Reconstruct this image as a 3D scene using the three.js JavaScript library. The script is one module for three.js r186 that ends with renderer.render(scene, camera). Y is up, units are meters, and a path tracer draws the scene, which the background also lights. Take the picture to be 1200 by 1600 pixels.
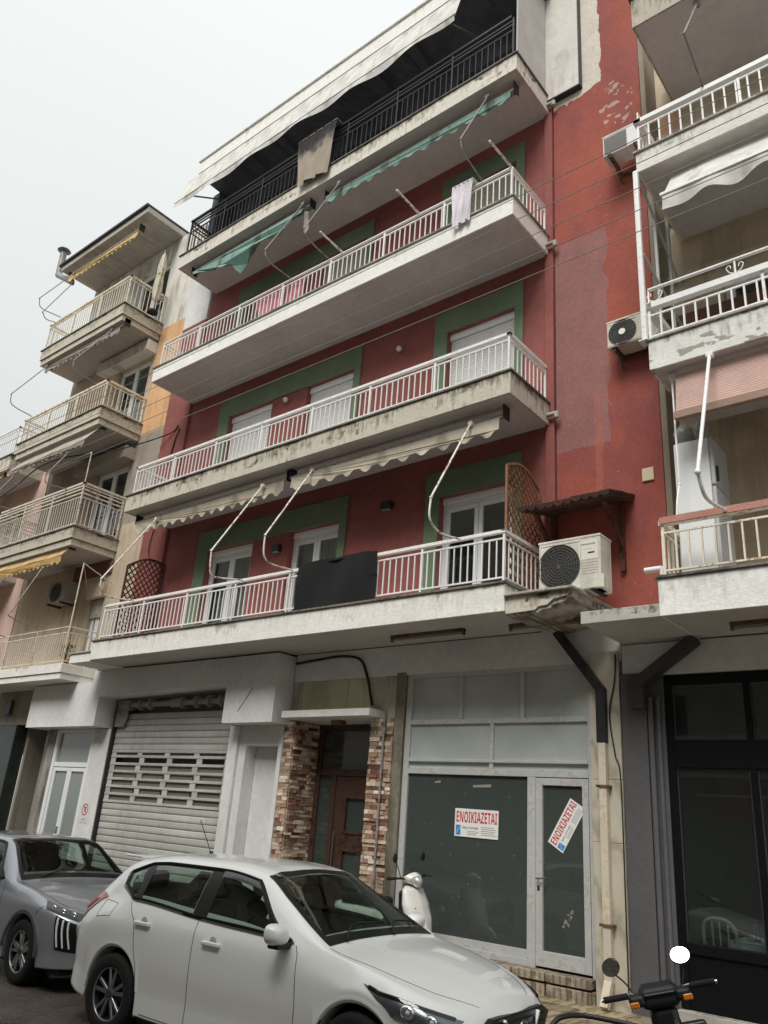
import * as THREE from 'three';
import { RoundedBoxGeometry } from 'three/addons/geometries/RoundedBoxGeometry.js';
import { mergeGeometries, mergeVertices } from 'three/addons/utils/BufferGeometryUtils.js';

// ---------------------------------------------------------------- camera, sky, sun, exposure
const scene = new THREE.Scene();
const camera = new THREE.PerspectiveCamera(2 * Math.atan(800 / 1234.76) * 180 / Math.PI, 0.75, 0.1, 400);
{
  const rad = Math.PI / 180, yaw = -40.708 * rad, pit = 21.30 * rad, rol = 4.369 * rad;
  const fwd = new THREE.Vector3(Math.sin(yaw) * Math.cos(pit), Math.sin(pit), -Math.cos(yaw) * Math.cos(pit));
  const right = new THREE.Vector3(Math.cos(yaw), 0, Math.sin(yaw));
  const up = new THREE.Vector3().crossVectors(right, fwd);
  const r2 = right.clone().multiplyScalar(Math.cos(rol)).addScaledVector(up, Math.sin(rol));
  const u2 = up.clone().multiplyScalar(Math.cos(rol)).addScaledVector(right, -Math.sin(rol));
  camera.matrixAutoUpdate = true;
  camera.quaternion.setFromRotationMatrix(new THREE.Matrix4().makeBasis(r2, u2, fwd.clone().negate()));
  camera.position.set(0, 1.95, 9.7);
}
const renderer = new THREE.WebGLRenderer({ antialias: true });
renderer.setSize(768, 1024);
renderer.toneMapping = THREE.LinearToneMapping;
renderer.toneMappingExposure = 2.0;
renderer.shadowMap.enabled = true;
{ // overcast rain sky: a little brighter towards the zenith, the same all round
  const w = 128, h = 64, d = new Float32Array(w * h * 4);
  for (let j = 0; j < h; j++) {
    const el = ((j + 0.5) / h - 0.5) * Math.PI, s = Math.max(0, Math.sin(el));
    for (let i = 0; i < w; i++) {
      const a = i / w * Math.PI * 2;
      const cl = 1 + 0.02 * Math.sin(a * 3 + s * 5) * Math.cos(s * 9 + a) ;
      const L = (el > 0 ? 0.30 + 0.235 * s : 0.17) * cl, k = (j * w + i) * 4;
      d[k] = L * 0.965; d[k + 1] = L * 1.0; d[k + 2] = L * 0.995; d[k + 3] = 1;
    }
  }
  const t = new THREE.DataTexture(d, w, h, THREE.RGBAFormat, THREE.FloatType);
  t.mapping = THREE.EquirectangularReflectionMapping; t.magFilter = THREE.LinearFilter; t.minFilter = THREE.LinearFilter; t.needsUpdate = true;
  scene.background = t; scene.environment = t;
}
const sun = new THREE.DirectionalLight(0xfffcf8, 1.5);
sun.position.set(-2, 31, 23); sun.target.position.set(-8, 5, 2);
sun.castShadow = true; sun.shadow.radius = 55; sun.shadow.mapSize.set(2048, 2048);
Object.assign(sun.shadow.camera, { left: -30, right: 30, top: 30, bottom: -30, near: 1, far: 90 });
scene.add(sun, sun.target);

// ---------------------------------------------------------------- random, noise, textures
let seed = 12345;
const rnd = () => { seed |= 0; seed = seed + 0x6D2B79F5 | 0; let t = Math.imul(seed ^ seed >>> 15, 1 | seed); t = t + Math.imul(t ^ t >>> 7, 61 | t) ^ t; return ((t ^ t >>> 14) >>> 0) / 4294967296; };
const rr = (a, b) => a + (b - a) * rnd();
const clamp = (x, a = 0, b = 1) => Math.min(b, Math.max(a, x));
const mix = (a, b, t) => a + (b - a) * t;
const sst = (a, b, x) => { const t = clamp((x - a) / (b - a)); return t * t * (3 - 2 * t); };
const hash = (x, y, s) => { let h = Math.imul(x | 0, 374761393) + Math.imul(y | 0, 668265263) + Math.imul(s | 0, 2147483647 ^ 0x5bd1e995); h = Math.imul(h ^ h >>> 13, 1274126177); return ((h ^ h >>> 16) >>> 0) / 4294967296; };
function vn(x, y, px, py, s) { // value noise, periodic in px, py
  const xi = Math.floor(x), yi = Math.floor(y), fx = x - xi, fy = y - yi, u = fx * fx * (3 - 2 * fx), v = fy * fy * (3 - 2 * fy);
  const m = (a, n) => ((a % n) + n) % n;
  const a = hash(m(xi, px), m(yi, py), s), b = hash(m(xi + 1, px), m(yi, py), s), c = hash(m(xi, px), m(yi + 1, py), s), d = hash(m(xi + 1, px), m(yi + 1, py), s);
  return mix(mix(a, b, u), mix(c, d, u), v);
}
function fbm(u, v, fx, fy, oct, s) { let r = 0, a = 0.5, n = 0; for (let o = 0; o < oct; o++) { r += a * vn(u * fx, v * fy, fx, fy, s + o); n += a; a *= 0.55; fx *= 2; fy *= 2; } return r / n; }
function tex(w, h, fn, srgb = true) {
  const d = new Uint8Array(w * h * 4);
  for (let j = 0; j < h; j++) for (let i = 0; i < w; i++) { const c = fn((i + 0.5) / w, (j + 0.5) / h), k = (j * w + i) * 4; d[k] = clamp(c[0], 0, 255); d[k + 1] = clamp(c[1], 0, 255); d[k + 2] = clamp(c[2], 0, 255); d[k + 3] = 255; }
  const t = new THREE.DataTexture(d, w, h, THREE.RGBAFormat); t.wrapS = t.wrapT = THREE.RepeatWrapping; t.magFilter = THREE.LinearFilter; t.minFilter = THREE.LinearMipmapLinearFilter; t.generateMipmaps = true;
  if (srgb) t.colorSpace = THREE.SRGBColorSpace; t.needsUpdate = true; return t;
}
function rep(t, sx, sy, ox = 0, oy = 0) { const c = t.clone(); c.repeat.set(1 / sx, 1 / sy); c.offset.set(ox, oy); c.needsUpdate = true; return c; }
const bumpFine = tex(256, 256, (u, v) => { const n = 255 * (0.6 * fbm(u, v, 40, 40, 3, 7) + 0.4 * fbm(u, v, 9, 9, 2, 3)); return [n, n, n]; }, false);
const BF = rep(bumpFine, 0.8, 0.8);
const hex = c => [c >> 16 & 255, c >> 8 & 255, c & 255];
// painted render / plaster: base colour with patches and fine mottling
const texCache = {}, linOf = q => { q /= 255; return q <= 0.04045 ? q / 12.92 : Math.pow((q + 0.055) / 1.055, 2.4); };
const tint = (c, base) => { const l = hex(c).map(linOf), k = linOf(base); return new THREE.Color().setRGB(...l.map(q => Math.min(1, q / k))); };
function plaster(c, { v = 0.10, tile = 3.5, s = 1, rough = 0.9, bump = 0.004, dirt = 0, spots = 0 } = {}) {
  const dl = dirt < 0.08 ? 0 : dirt < 0.22 ? 1 : dirt < 0.42 ? 2 : 3, vl = v < 0.115 ? 0 : v < 0.18 ? 1 : 2, kk = 'p' + dl + vl + (s & 1) + (spots ? 's' : '');
  const D = [0, 0.2, 0.42, 0.7][dl], vv = [0.085, 0.15, 0.27][vl], sd = 3 + dl * 5 + vl * 7 + (s & 1) * 11;
  const t = texCache[kk] ||= tex(384, 384, (x, y) => {
    const big = fbm(x, y, 3, 3, 3, sd * 31) - 0.5, mid = fbm(x, y, 12, 12, 3, sd * 17 + 3) - 0.5, fine = fbm(x, y, 70, 70, 2, sd * 5 + 9) - 0.5;
    const k = 1 + vv * (1.5 * big + 0.9 * mid + 0.8 * fine);
    let d = 0;
    if (D) { const st = fbm(x, y, 26, 3, 4, sd * 41 + 2), cl = fbm(x, y, 4, 4, 3, sd * 13 + 8); d = D * sst(0.52, 0.72, st * 0.55 + cl * 0.5); }
    if (spots) d = Math.max(d, spots * sst(0.66, 0.74, fbm(x, y, 24, 24, 3, sd * 77 + 1)));
    return [mix(228 * k, 114, d), mix(228 * k, 108, d), mix(228 * k, 99, d)];
  });
  const m = texCache[kk + tile] ||= rep(t, tile, tile);
  return new THREE.MeshStandardMaterial({ map: m, color: tint(c, 228), roughness: rough, bumpMap: BF, bumpScale: bump });
}
// balcony edge: painted concrete with streaks that run down from its top edge; uv v runs 0..1 over the height
function edgeMat(c, { s = 1, amt = 0.5, dc = 0x54503f, dark = 0x2a2823, peel = 0, pc = 0x8f8a7d } = {}) {
  const b = hex(c), d1 = hex(dc), d2 = hex(dark), p1 = hex(pc);
  const t = tex(1024, 96, (x, y) => {
    const big = fbm(x, y, 14, 2, 3, s * 3 + 1), st = fbm(x, y, 190, 2, 3, s * 7 + 2), st2 = fbm(x, y, 60, 3, 3, s * 11 + 4), fine = fbm(x, y, 260, 24, 2, s * 5) - 0.5;
    const k = 1 + 0.10 * (big - 0.5) + 0.10 * fine;
    const g = amt * sst(0.50, 0.80, st * 0.45 + big * 0.4 + y * 0.22);
    const m = amt * sst(0.62, 0.78, st2 * 0.5 + big * 0.35 + y * 0.16);
    const pe = peel * sst(0.60, 0.63, fbm(x, y, 30, 3, 4, s * 19 + 5));
    return [0, 1, 2].map(i => mix(mix(mix(b[i] * k, d1[i], 0.75 * g), d2[i], 0.85 * m), p1[i], pe));
  });
  const tt = t.clone(); tt.needsUpdate = true; tt.wrapT = THREE.ClampToEdgeWrapping; tt.repeat.set(1 / 8, 1);
  return new THREE.MeshStandardMaterial({ map: tt, roughness: 0.9, bumpMap: BF, bumpScale: 0.004 });
}
const flat = (c, rough = 0.6, o = {}) => new THREE.MeshStandardMaterial({ color: c, roughness: rough, ...o });
// painted metal with small worn or rusty flecks
function metalPaint(c, { s = 1, rust = 0.25, rough = 0.45, met = 0 } = {}) {
  const rl = rust < 0.2 ? 0 : rust < 0.45 ? 1 : 2, R = [0.15, 0.5, 0.9][rl], kk = 'm' + rl + (s & 1);
  const t = texCache[kk] ||= rep(tex(256, 256, (x, y) => { const f = fbm(x, y, 30, 30, 3, rl * 9 + (s & 1) * 5 + 1), g = fbm(x, y, 5, 5, 2, rl * 3 + 7), k = 1 + 0.10 * (g - 0.5), m = R * sst(0.56, 0.68, f * 0.6 + g * 0.4); return [mix(236 * k, 138, m), mix(236 * k, 92, m), mix(236 * k, 60, m)]; }), 1.1, 1.1);
  return new THREE.MeshStandardMaterial({ map: t, color: tint(c, 236), roughness: rough, metalness: met });
}
const glassMat = (tint = 0xffffff, rough = 0.02) => new THREE.MeshPhysicalMaterial({ color: tint, roughness: rough, transmission: 1, thickness: 0, ior: 1.5, metalness: 0 });
const fabric = (c, s = 1, o = {}) => {
  const dl = (o.dirt ?? 0.25) > 0.4 ? 2 : (o.dirt ?? 0.25) > 0.2 ? 1 : 0, kk = 'f' + dl;
  const t = texCache[kk] ||= rep(tex(256, 256, (x, y) => { const f = fbm(x, y, 6, 6, 4, dl * 3 + 2) - 0.5, w = ((Math.floor(x * 128) + Math.floor(y * 128)) & 1) * 0.05, dk = sst(0.55, 0.75, fbm(x, y, 5, 3, 4, dl * 13 + 1)) * [0.1, 0.3, 0.6][dl], q = 235 * (1 + 0.22 * f - w) * (1 - dk * 0.5); return [q, q * (1 - dk * 0.03), q * (1 - dk * 0.08)]; }), 1.2, 1.2);
  return new THREE.MeshPhysicalMaterial({ map: t, color: tint(c, 235), roughness: 0.95, transmission: o.tr ?? 0.15, thickness: 0, side: THREE.DoubleSide });
};

// ---------------------------------------------------------------- geometry helpers (world metres)
const ni = g => g.index ? g.toNonIndexed() : g;
const V = (x, y, z) => new THREE.Vector3(x, y, z);
const bx = (x0, x1, y0, y1, z0, z1) => new THREE.BoxGeometry(Math.abs(x1 - x0), Math.abs(y1 - y0), Math.abs(z1 - z0)).translate((x0 + x1) / 2, (y0 + y1) / 2, (z0 + z1) / 2);
const rb = (x0, x1, y0, y1, z0, z1, r = 0.01, s = 2) => new RoundedBoxGeometry(Math.abs(x1 - x0), Math.abs(y1 - y0), Math.abs(z1 - z0), s, Math.min(r, 0.49 * Math.min(Math.abs(x1 - x0), Math.abs(y1 - y0), Math.abs(z1 - z0)))).translate((x0 + x1) / 2, (y0 + y1) / 2, (z0 + z1) / 2);
function bar(a, b, r, seg = 8, r2 = r) { const A = V(...a), B = V(...b), L = A.distanceTo(B), g = new THREE.CylinderGeometry(r2, r, L, seg); g.applyQuaternion(new THREE.Quaternion().setFromUnitVectors(V(0, 1, 0), B.clone().sub(A).normalize())); const m = A.add(B).multiplyScalar(0.5); return g.translate(m.x, m.y, m.z); }
function beam(a, b, w, h) { const A = V(...a), B = V(...b), g = new THREE.BoxGeometry(w, h, A.distanceTo(B)); const o = new THREE.Object3D(); o.position.copy(A.clone().add(B).multiplyScalar(0.5)); o.lookAt(B); o.updateMatrix(); return g.applyMatrix4(o.matrix); }
const tube = (pts, r, n = 40, seg = 7, ten = 0.5) => new THREE.TubeGeometry(new THREE.CatmullRomCurve3(pts.map(p => V(...p)), false, 'catmullrom', ten), n, r, seg, false);
const ball = (x, y, z, r, n = 10) => new THREE.SphereGeometry(r, n, Math.max(6, n * 0.7 | 0)).translate(x, y, z);
const cyl = (x, y, z, r, h, ax = 'y', n = 20, r2 = r) => { const g = new THREE.CylinderGeometry(r2, r, h, n); if (ax === 'x') g.rotateZ(-Math.PI / 2); if (ax === 'z') g.rotateX(Math.PI / 2); return g.translate(x, y, z); };
const ext = (pts, holes, depth, z0, bev = 0) => { const s = new THREE.Shape(pts.map(p => new THREE.Vector2(...p))); for (const h of holes || []) s.holes.push(new THREE.Path(h.map(p => new THREE.Vector2(...p)))); return new THREE.ExtrudeGeometry(s, { depth, bevelEnabled: bev > 0, bevelSize: bev, bevelThickness: bev, bevelSegments: 2, curveSegments: 12 }).translate(0, 0, z0); };
const rect = (x0, x1, y0, y1) => [[x0, y0], [x1, y0], [x1, y1], [x0, y1]];
const wall = (x0, x1, y0, y1, z0, z1, holes = []) => ext(rect(x0, x1, y0, y1), holes.map(h => rect(...h)), z1 - z0, z0);
function uvBox(g) { // uv in metres from the dominant axis of each face
  const p = g.attributes.position, n = g.attributes.normal, a = new Float32Array(p.count * 2);
  for (let i = 0; i < p.count; i += 3) {
    const nx = Math.abs(n.getX(i) + n.getX(i + 1) + n.getX(i + 2)), ny = Math.abs(n.getY(i) + n.getY(i + 1) + n.getY(i + 2)), nz = Math.abs(n.getZ(i) + n.getZ(i + 1) + n.getZ(i + 2));
    for (let k = i; k < i + 3; k++) {
      const X = p.getX(k), Y = p.getY(k), Z = p.getZ(k);
      if (ny >= nx && ny >= nz) { a[2 * k] = X; a[2 * k + 1] = Z + 7.3; } else if (nz >= nx) { a[2 * k] = X; a[2 * k + 1] = Y; } else { a[2 * k] = Z + 3.1; a[2 * k + 1] = Y; }
    }
  }
  g.setAttribute('uv', new THREE.BufferAttribute(a, 2));
}
function uvEdge(g, y0, y1) { g = g.index ? g.toNonIndexed() : g; const p = g.attributes.position, a = new Float32Array(p.count * 2); for (let i = 0; i < p.count; i++) { a[2 * i] = p.getX(i) + p.getZ(i) * 1.3; a[2 * i + 1] = (p.getY(i) - y0) / (y1 - y0); } g.setAttribute('uv', new THREE.BufferAttribute(a, 2)); g.userData.uv = true; return g; }
function merge(geos) {
  const out = geos.map(g0 => { let g = g0.index ? g0.toNonIndexed() : g0.clone(); for (const k of Object.keys(g.attributes)) if (!['position', 'normal', 'uv'].includes(k)) g.deleteAttribute(k); if (!g0.userData.uv) uvBox(g); return g; });
  return out.length === 1 ? out[0] : mergeGeometries(out);
}
const used = {};
const numbered = n => { const k = used[n] = (used[n] ?? -1) + 1; return k ? n + '_' + String(k).padStart(3, '0') : n; };
function thing(name, label, category, base = [0, 0, 0], group) { const o = new THREE.Group(); o.name = numbered(name); o.position.set(...base); o._o = V(...base); o.userData = { label, category }; if (group) o.userData.group = group; scene.add(o); return o; }
function M(name, geos, mat, parent = scene) {
  let g = merge(Array.isArray(geos) ? geos : [geos]);
  const o = parent._o; if (o) g.translate(-o.x, -o.y, -o.z);
  const m = new THREE.Mesh(g, mat); m.name = parent === scene ? numbered(name) : name; m._o = o; m.castShadow = m.receiveShadow = true; parent.add(m); return m;
}
function piece(name, geo, mat, parent, [x, y, z], rot) { const m = new THREE.Mesh(geo, mat); m.name = name; const o = parent._o || V(0, 0, 0); m.position.set(x - o.x, y - o.y, z - o.z); if (rot) m.rotation.set(...rot); m._o = o; m.castShadow = m.receiveShadow = true; parent.add(m); return m; }
function struct(name, geos, mat) { const m = M(name, geos, mat); m.userData.kind = 'structure'; return m; }
function solo(name, geos, mat, label, category, group) { // a thing of one mesh, origin at its base centre
  const g = merge(Array.isArray(geos) ? geos : [geos]); g.computeBoundingBox(); const b = g.boundingBox, c = V((b.min.x + b.max.x) / 2, b.min.y, (b.min.z + b.max.z) / 2);
  g.translate(-c.x, -c.y, -c.z); const m = new THREE.Mesh(g, mat); m.position.copy(c); m.name = numbered(name); m.userData = { label, category }; if (group) m.userData.group = group; m.castShadow = m.receiveShadow = true; scene.add(m); return m;
}
function canvasMat(w, h, draw, rough = 0.6, o = {}) { const c = document.createElement('canvas'); c.width = w; c.height = h; const g = c.getContext('2d'); draw(g, w, h); const t = new THREE.CanvasTexture(c); t.colorSpace = THREE.SRGBColorSpace; return new THREE.MeshStandardMaterial({ map: t, roughness: rough, ...o }); }
// a printed sheet with uv 0..1 on its front, thickness t, centred at the origin and facing +z
function sheet(w, h, t) { const g = new THREE.BoxGeometry(w, h, t); g.userData.uv = true; return g; }
// ---------------------------------------------------------------- shared materials
const mSoffit = plaster(0xcac5c1, { v: 0.08, s: 2, tile: 5, dirt: 0.0, dirtC: 0x8a8378 });
const mWhitePl = plaster(0xd9d9d6, { v: 0.06, s: 3, tile: 5, dirt: 0.0, dirtC: 0x9a978f });
const mRed = plaster(0x8b504a, { v: 0.13, s: 4, tile: 6, dirt: 0.0, dirtC: 0x6a2c2a });
const mGreen = plaster(0x6a7b62, { v: 0.08, s: 5, tile: 3, dirt: 0.0, dirtC: 0x42573f });
const mEdge1 = edgeMat(0xe6e4dc, { s: 1, amt: 0.35, dc: 0x9a8f80 });
const mEdge2 = edgeMat(0xc9c2b2, { s: 2, amt: 0.95, dc: 0x6b6554 });
const mEdge3 = edgeMat(0xeceae4, { s: 3, amt: 0.25, dc: 0xa8a196 });
const mEdge4 = edgeMat(0xd6d0c4, { s: 4, amt: 0.8, dc: 0x77705f });
const mTrim = plaster(0x77736b, { v: 0.2, s: 6, tile: 2, dirt: 0.5, dirtC: 0x24221f });
const mTrimPale = plaster(0xa8a49b, { v: 0.15, s: 7, tile: 2, dirt: 0.4 });
const mRail = metalPaint(0xf0efe9, { s: 2, rust: 0.12 });
const mRailCream = metalPaint(0xe7e0cd, { s: 3, rust: 0.3, rc: 0x9a6a44 });
const mRailOld = metalPaint(0xd9d2c2, { s: 4, rust: 0.4 });
const mBlackMetal = metalPaint(0x26272b, { s: 5, rust: 0.2, rc: 0x3a3a3c });
const mArm = metalPaint(0xe4e1d8, { s: 6, rust: 0.55, rc: 0x8b5a34 });
const mArmGrey = metalPaint(0x8d8d89, { s: 7, rust: 0.3, rough: 0.4 });
const mUpvc = flat(0xe4e5e5, 0.35);
const mAlu = metalPaint(0xb9bbb9, { s: 8, rust: 0.0, rc: 0x8a8782, rough: 0.4 });
const mGlass = glassMat(0xdfe8e6);
const mShopGlass = new THREE.MeshPhysicalMaterial({ color: 0xa3aea9, roughness: 0.03, transmission: 0.86, thickness: 0, ior: 1.5 });
const mDark = flat(0x1b1a19, 0.8);
const mRoom = plaster(0x8a8781, { v: 0.1, s: 9, tile: 3 });
const mRoomDark = plaster(0xa39d92, { v: 0.1, s: 10, tile: 3 });
const mCurtain = fabric(0xc9c5bb, 3, { dirt: 0.1 });
const mRubber = flat(0x161616, 0.85);
const mCable = flat(0x191919, 0.7);
const mWire = flat(0x8d8a84, 0.5);
const mRust = metalPaint(0x6b5242, { s: 11, rust: 0.7, rough: 0.8 });

// ---------------------------------------------------------------- ground
{
  const asph = tex(512, 512, (x, y) => { const a = fbm(x, y, 110, 110, 2, 3) - 0.5, b = fbm(x, y, 5, 5, 4, 9) - 0.5, k = 1 + 0.5 * a + 0.5 * b; return [84 * k, 76 * k, 70 * k]; });
  const wet = tex(256, 256, (x, y) => { const n = sst(0.38, 0.62, fbm(x, y, 5, 5, 4, 21)); const r = mix(40, 165, n); return [0, r, 0]; }, false);
  const mRoad = new THREE.MeshPhysicalMaterial({ map: rep(asph, 3, 3), roughnessMap: rep(wet, 4, 4), roughness: 1, bumpMap: rep(bumpFine, 0.5, 0.5), bumpScale: 0.004, ior: 1.4 });
  struct('road', bx(-120, 120, -0.2, 0.04, 2.6, 120), mRoad);
  const conc = plaster(0x9c9284, { v: 0.15, s: 12, tile: 2.2, dirt: 0.5, rough: 0.65 });
  struct('kerb', rb(-120, 120, -0.2, 0.168, 2.42, 2.6, 0.02), conc);
  const pv = struct('pavement', bx(-120, 120, -0.2, 0.155, -0.6, 2.42), plaster(0x6f675b, { v: 0.1, s: 13, tile: 2 }));
  const cols = [0xa59474, 0x9a8b70, 0xab9c80, 0x8f826a].map((c, i) => plaster(c, { v: 0.16, s: 14 + i, tile: 1.1, dirt: 0.45, dirtC: 0x6a5c44, rough: 0.5 }));
  const geos = [0.42, 0.55, 0.68].map(w => { const g = ni(new RoundedBoxGeometry(w - 0.012, 0.03, 0.388, 1, 0.006)); uvBox(g); return g; });
  for (let r = 0; r < 6; r++) { let x = -8.4 + rr(0, 0.3); while (x < -1.2) { const k = Math.floor(rnd() * 3), w = [0.42, 0.55, 0.68][k]; piece('paving_slab', geos[k], cols[Math.floor(rnd() * 4)], pv, [x + w / 2, 0.155 + rr(0, 0.004), 0.18 + r * 0.4], [rr(-0.004, 0.004), 0, rr(-0.004, 0.004)]); x += w; } }
}
// ---------------------------------------------------------------- building pieces
function railing(parent, path, yb0, yt0, mat, { sp = 0.115, w = 0.06, hh = 0.045, post = 1.35, gap = 0.11, bw = 0.016, extra = [], round = false, low = 0.07 } = {}) {
  const g = [], bal = [];
  for (let i = 0; i + 1 < path.length; i++) {
    const e0 = 0.0023 * i, yt = yt0 - e0, yb = yb0 - e0; const [xa, za] = path[i], [xb, zb] = path[i + 1], L = Math.hypot(xb - xa, zb - za), dx = (xb - xa) / L, dz = (zb - za) / L;
    g.push(round ? bar([xa, yt - w / 2, za], [xb, yt - w / 2, zb], w / 2, 10) : beam([xa - dx * w / 2, yt - hh / 2, za - dz * w / 2], [xb + dx * w / 2, yt - hh / 2, zb + dz * w / 2], w, hh));
    for (const e of extra) g.push(beam([xa, e - e0, za], [xb, e - e0, zb], 0.028, 0.028));
    g.push(beam([xa, yt - gap - 0.012, za], [xb, yt - gap - 0.012, zb], 0.026, 0.022), beam([xa, yb + low, za], [xb, yb + low, zb], 0.026, 0.022));
    const np = Math.max(1, Math.round(L / post));
    for (let k = i ? 1 : 0; k <= np; k++) { const q = k / np * L; g.push(bx(xa + dx * q - 0.016, xa + dx * q + 0.016, yb - 0.02, yt - (round ? w / 2 : hh * 0.6), za + dz * q - 0.016, za + dz * q + 0.016)); }
    const nb = Math.round(L / sp); for (let k = 1; k < nb; k++) { const q = k / nb * L; if (Math.abs(((q / L * np) % 1 + 1) % 1) * L / np < 0.03) continue; bal.push([xa + dx * q, za + dz * q]); }
  }
  const yt = yt0 - 0.003, yb = yb0; const r = M('railing', g, mat, parent), h = yt - gap - yb - low, bg = new THREE.BoxGeometry(bw, h, bw);
  for (const [x, z] of bal) piece('baluster', bg, mat, r, [x, yb + low + h / 2, z]);
  return r;
}
function slab(parent, x0, x1, y0, y1, z, mEdge, { trim = mTrim, th = 0.035, z0 = 0, body = mSoffit, lip = 0.03 } = {}) {
  const s = M('balcony_slab', bx(x0 + 0.02, x1 - 0.02, y0 + 0.012, y1 - 0.004, z0 + 0.002, z - 0.02), body, parent);
  M('slab_edge', [uvEdge(rb(x0, x1, y0, y1, z - 0.03, z, 0.008), y0, y1), uvEdge(rb(x0, x0 + 0.03, y0 + 0.001, y1 - 0.001, z0 + 0.003, z - 0.026, 0.006), y0, y1), uvEdge(rb(x1 - 0.03, x1, y0 + 0.001, y1 - 0.001, z0 + 0.003, z - 0.026, 0.006), y0, y1)], mEdge, s);
  if (trim) M('edge_trim', [rb(x0 - lip, x1 + lip, y1 + 0.002, y1 + th, z - 0.2, z + lip, 0.006), rb(x0 - lip + 0.001, x0 + 0.17, y1 + 0.003, y1 + th - 0.001, z0 + 0.004, z - 0.203, 0.006), rb(x1 - 0.17, x1 + lip - 0.001, y1 + 0.003, y1 + th - 0.001, z0 + 0.004, z - 0.203, 0.006)], trim, s);
  return s;
}
// closed room behind an opening
function room(parent, x0, x1, y0, y1, depth, mat, z0 = -0.26, name = 'room') { return M(name, [bx(x0, x1, y0 - 0.1, y0, z0 - depth, z0), bx(x0, x1, y1, y1 + 0.1, z0 - depth, z0), bx(x0 - 0.1, x0, y0 - 0.1, y1 + 0.1, z0 - depth, z0), bx(x1, x1 + 0.1, y0 - 0.1, y1 + 0.1, z0 - depth, z0), bx(x0 - 0.1, x1 + 0.1, y0 - 0.1, y1 + 0.1, z0 - depth - 0.1, z0 - depth)], mat, parent); }
// two-leaf glazed balcony door or window, frame on z
function casement(parent, x0, x1, y0, y1, z, mat = mUpvc, { leaves = 2, fw = 0.06, curtain = true, name = 'window', glass = mGlass, kick = 0 } = {}) {
  const g = [rb(x0, x1, y1 - fw, y1, z - 0.07, z, 0.006), rb(x0, x1, y0, y0 + fw, z - 0.07, z, 0.006), rb(x0, x0 + fw, y0 + fw, y1 - fw, z - 0.07, z, 0.006), rb(x1 - fw, x1, y0 + fw, y1 - fw, z - 0.07, z, 0.006)];
  const w = (x1 - x0 - 2 * fw) / leaves, f = M(name, g, mat, parent);
  for (let i = 0; i < leaves; i++) {
    const a = x0 + fw + i * w + 0.004, b = a + w - 0.008, s = 0.075, c = y0 + fw + 0.004, d = y1 - fw - 0.004;
    M('sash', [rb(a, b, d - s, d, z - 0.05, z + 0.012, 0.01), rb(a, b, c, c + s + kick, z - 0.05, z + 0.012, 0.01), rb(a, a + s, c + s + kick, d - s, z - 0.05, z + 0.012, 0.01), rb(b - s, b, c + s + kick, d - s, z - 0.05, z + 0.012, 0.01)], mat, f);
    M('pane', bx(a + s, b - s, c + s + kick, d - s, z - 0.028, z - 0.022), glass, f);
  }
  if (curtain) { const pts = []; const n = 40; for (let i = 0; i <= n; i++) pts.push([mix(x0 + 0.02, x1 - 0.02, i / n), z - 0.28 + 0.03 * Math.sin(i * 1.9) + 0.015 * Math.sin(i * 0.7)]); const gg = []; for (let i = 0; i < n; i++) gg.push(beam([pts[i][0], (y0 + y1) / 2, pts[i][1]], [pts[i + 1][0], (y0 + y1) / 2, pts[i + 1][1]], 0.004, y1 - y0)); M('curtain', gg, mCurtain, f); }
  return f;
}
const slatGeo = {}; // roller blind with curved slats, one ribbed sheet
function rollerBlind(parent, x0, x1, y0, y1, z, mat) { const g = []; for (let y = y0; y < y1 - 0.02; y += 0.052) g.push(rb(x0, x1, y, Math.min(y + 0.049, y1), z - 0.016, z, 0.007, 1)); g.push(bx(x0, x1, y0, y1, z - 0.03, z - 0.018)); return M('roller_shutter', g, mat, parent); }
// scalloped valance hanging at z; y1 top; depth d
function valance(x0, x1, y1, d, z, pitch = 0.26, tilt = 0) { const s = new THREE.Shape(); s.moveTo(x0, y1); s.lineTo(x1, y1); s.lineTo(x1, y1 - d * 0.7); const n = Math.max(1, Math.round((x1 - x0) / pitch)), w = (x1 - x0) / n; for (let i = 0; i < n; i++) { const a = x1 - i * w; s.bezierCurveTo(a - w * 0.25, y1 - d * 0.62, a - w * 0.3, y1 - d, a - w * 0.5, y1 - d); s.bezierCurveTo(a - w * 0.7, y1 - d, a - w * 0.75, y1 - d * 0.62, a - w, y1 - d * 0.7); } s.lineTo(x0, y1); const g = new THREE.ExtrudeGeometry(s, { depth: 0.004, bevelEnabled: false, curveSegments: 5 }); const p = g.attributes.position; for (let i = 0; i < p.count; i++) { const t = (y1 - p.getY(i)) / d; p.setZ(i, p.getZ(i) + z + t * (tilt + 0.018 * Math.sin(p.getX(i) * 9))); } g.computeVertexNormals(); return g; }
const armGeo = (x, pts, r = 0.016) => { const g = []; const P = pts.map(([y, z]) => [x, y, z]); g.push(bar(P[0], P[1], r), ball(...P[1], r * 1.6, 8)); if (P.length > 2) g.push(tube(P.slice(1), r * 0.95, 16)); g.push(rb(x - 0.04, x + 0.04, P[0][1] - 0.035, P[0][1] + 0.035, P[0][2] - 0.05, P[0][2] + 0.03, 0.01)); return g; };
function drain(parent, x, y, z, mat = mTrimPale) { return M('drain_spout', [cyl(x, y, z, 0.035, 0.2, 'x', 12), cyl(x + 0.11, y - 0.03, z, 0.037, 0.1, 'y', 12)], mat, parent); }

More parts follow.
